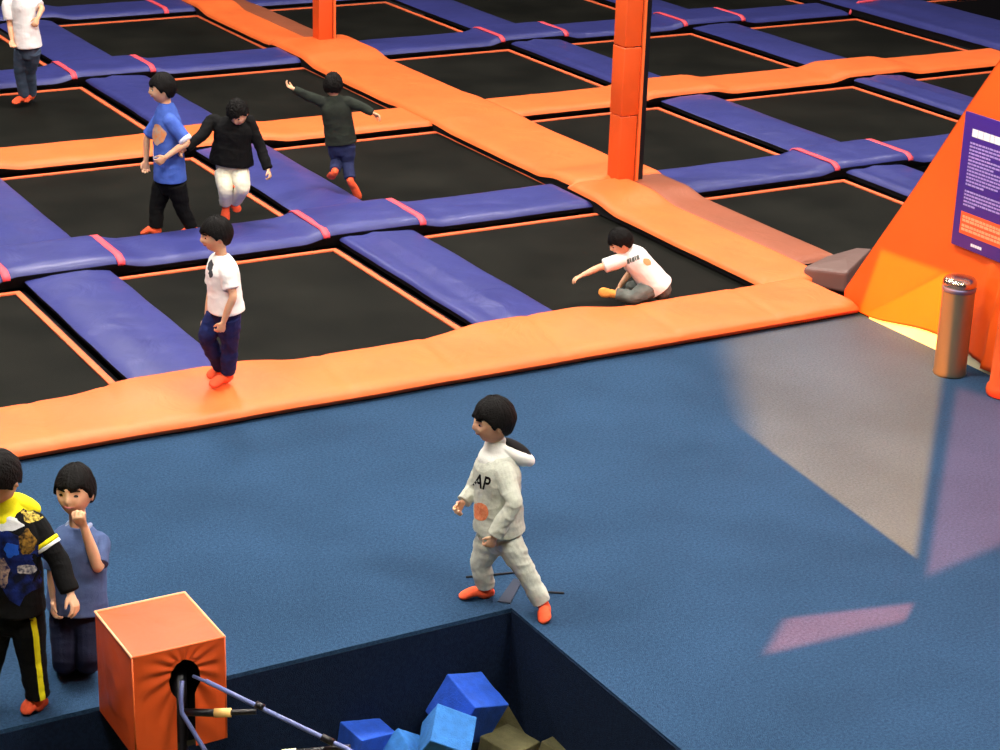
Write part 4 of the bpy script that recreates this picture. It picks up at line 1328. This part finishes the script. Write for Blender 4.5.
# --- boy in blue-grey polo, kneeling behind the box
c = Kid('boy in blue grey polo shirt kneeling behind the orange box, fist at mouth', (76, 672), 0.0, 12, 1.13, 0.005)
c.head(75, 491, 0.0, 8, 4, 0, 'mop', 1.03, 7.0)
c.torso((77, 606, 0.0), (78, 524, 0.0))
c.arm('L', (98, 567, 0.10), (84, 527, 0.14), 1.0, sh=(98, 543, 0.0), hdir=c.dirn(35, 60), pn=-c.f, thumb=c.dirn(90))
c.arm('R', (53, 572, 0.04), (54, 598, 0.08), 0.6, sh=(57, 543, 0.0))
c.leg('L', (88, 661, 0.10), (86, 660, -0.28), (86, 663, -0.42), hipoff=(88, 611, 0))
c.leg('R', (65, 661, 0.10), (66, 660, -0.28), (66, 663, -0.42), hipoff=(66, 611, 0))
c.finish()
c.socks(M['black_cloth'], name='dark_sock')
c.trousers(cloth('dark_denim', rgb(28, 34, 58), c2=rgb(20, 24, 44)), 1.06, (0.95, 0.95), 0.004, 'jeans', 28)
top = c.shirt(cloth('blue_grey_pique', rgb(88, 108, 152), c2=rgb(76, 94, 138)), 1.08, 'half', 0.004, 'polo_shirt', 29, low=0.0)
b = MB()
for sg in (-1, 1):
    q = c.N - c.ax * .008
    limb_tube(b, [q - c.fwd * .03 + c.sideS * sg * .05, q + c.fwd * .02 + c.sideS * sg * .045 - c.ax * .012, q + c.fwd * .062 + c.sideS * sg * .012 - c.ax * .05], [.012, .015, .010], 3)
fuse('collar', b, cloth('pale_collar', rgb(150, 164, 192)), c.g, 0.004, 2)

# --- boy with the yellow hood at the left edge
c = Kid('boy in black hoodie with yellow hood and yellow striped black trousers at the left edge', (24, 712), 0.0, 22, 1.14, 0.0045)
c.head(-3, 478, 0.10, 26, -38, 0, 'mop', 1.1, 8.0)
c.torso((10, 604, 0.0), (5, 504, 0.02), wide=1.08)
c.arm('L', (58, 560, 0.05), (70, 592, 0.12), 0.35, sh=(33, 524, 0.0))
c.arm('R', (-28, 566, 0.05), (-24, 600, 0.12), 0.5, sh=(-22, 526, 0.0))
c.leg('L', (32, 655), (38, 698), (24, 711), hipoff=(25, 612, 0.02))
c.leg('R', (-9, 656), (-20, 698), (-32, 711), hipoff=(-4, 612, 0.0))
c.finish()
c.socks(M['sock'])
tr = c.trousers(M['black_cloth'], 1.16, (0.93, 0.93), 0.005, 'trousers', 31)
top = c.shirt(M['black_cloth'], 1.15, 'long', 0.005, 'hoodie', 32, low=0.0, cuff=.034)
YEL = cloth('yellow_fleece', rgb(250, 236, 30)); M['yellow'] = YEL
hood(c, YEL, None, 0.98)
S, E, W = c.armL
ring_band('yellow_sleeve_stripe', S * .52 + E * .48, E, .0635, .016, YEL, c.g)
ring_band('white_sleeve_stripe', S * .42 + E * .58, E, .0625, .014, cloth('white_stripe', rgb(232, 232, 232)), c.g)
# side stripe down the trouser leg
Hh, K, A, T = c.legL
n = unit(c.sideS * .8 + c.fwd * .45)
def strip(P, Q, w): 
    ax = unit(Q - P); L = np.linalg.norm(Q - P)
    return [[(-w, 0), (w, 0), (w, -L), (-w, -L)]], ax
for (P_, Q_) in ((Hh + (Hh - K) * .12, K + (A - K) * .05), (K, A + (K - A) * .02)):
    axd = unit(P_ - Q_); L_ = np.linalg.norm(P_ - Q_)
    xd_ = unit(np.cross(axd, n))
    decal('side_stripe', [[(-.014, 0), (.014, 0), (.014, L_), (-.014, L_)]], Q_, xd_, axd, tr, YEL, c.g, 0.003, 5)
# chest artwork: generic swirls in blue, grey and ochre
ch = c.H + c.ax * .5 * c.L
def dec(nm, px, py, wx, wy, m_, sd, off=.0025, ro=.5): decal(nm, [blob(0, 0, wx / 2 / 205, wy / 2 / 205, sd, rough=ro)], *on(c, px, py), top, m_, c.g, off)
dec('blue_print', 14, 566, 52, 66, cloth('blue_print_c', rgb(22, 40, 110), c2=rgb(10, 14, 34), sc=22), 1)
dec('grey_print', 8, 524, 24, 14, cloth('white_print_c', rgb(214, 214, 214)), 2, .004)
dec('bright_blue_print', 14, 549, 14, 14, cloth('bright_blue_c', rgb(30, 84, 190)), 9, .005)
dec('pale_print', 27, 569, 20, 9, cloth('pale_print_c', rgb(186, 178, 170), c2=rgb(60, 60, 80), sc=60), 3, .005)
dec('pale_print', 5, 572, 12, 26, cloth('pale_print_d', rgb(180, 150, 130), c2=rgb(50, 50, 90), sc=60), 5, .005)
dec('ochre_print', 28, 543, 15, 22, cloth('ochre_print_c', rgb(150, 112, 40), c2=rgb(40, 30, 20), sc=60), 6, .005)
dec('ochre_print', 29, 514, 16, 18, cloth('ochre_print_d', rgb(226, 200, 90), c2=rgb(60, 46, 20), sc=70), 7, .005)
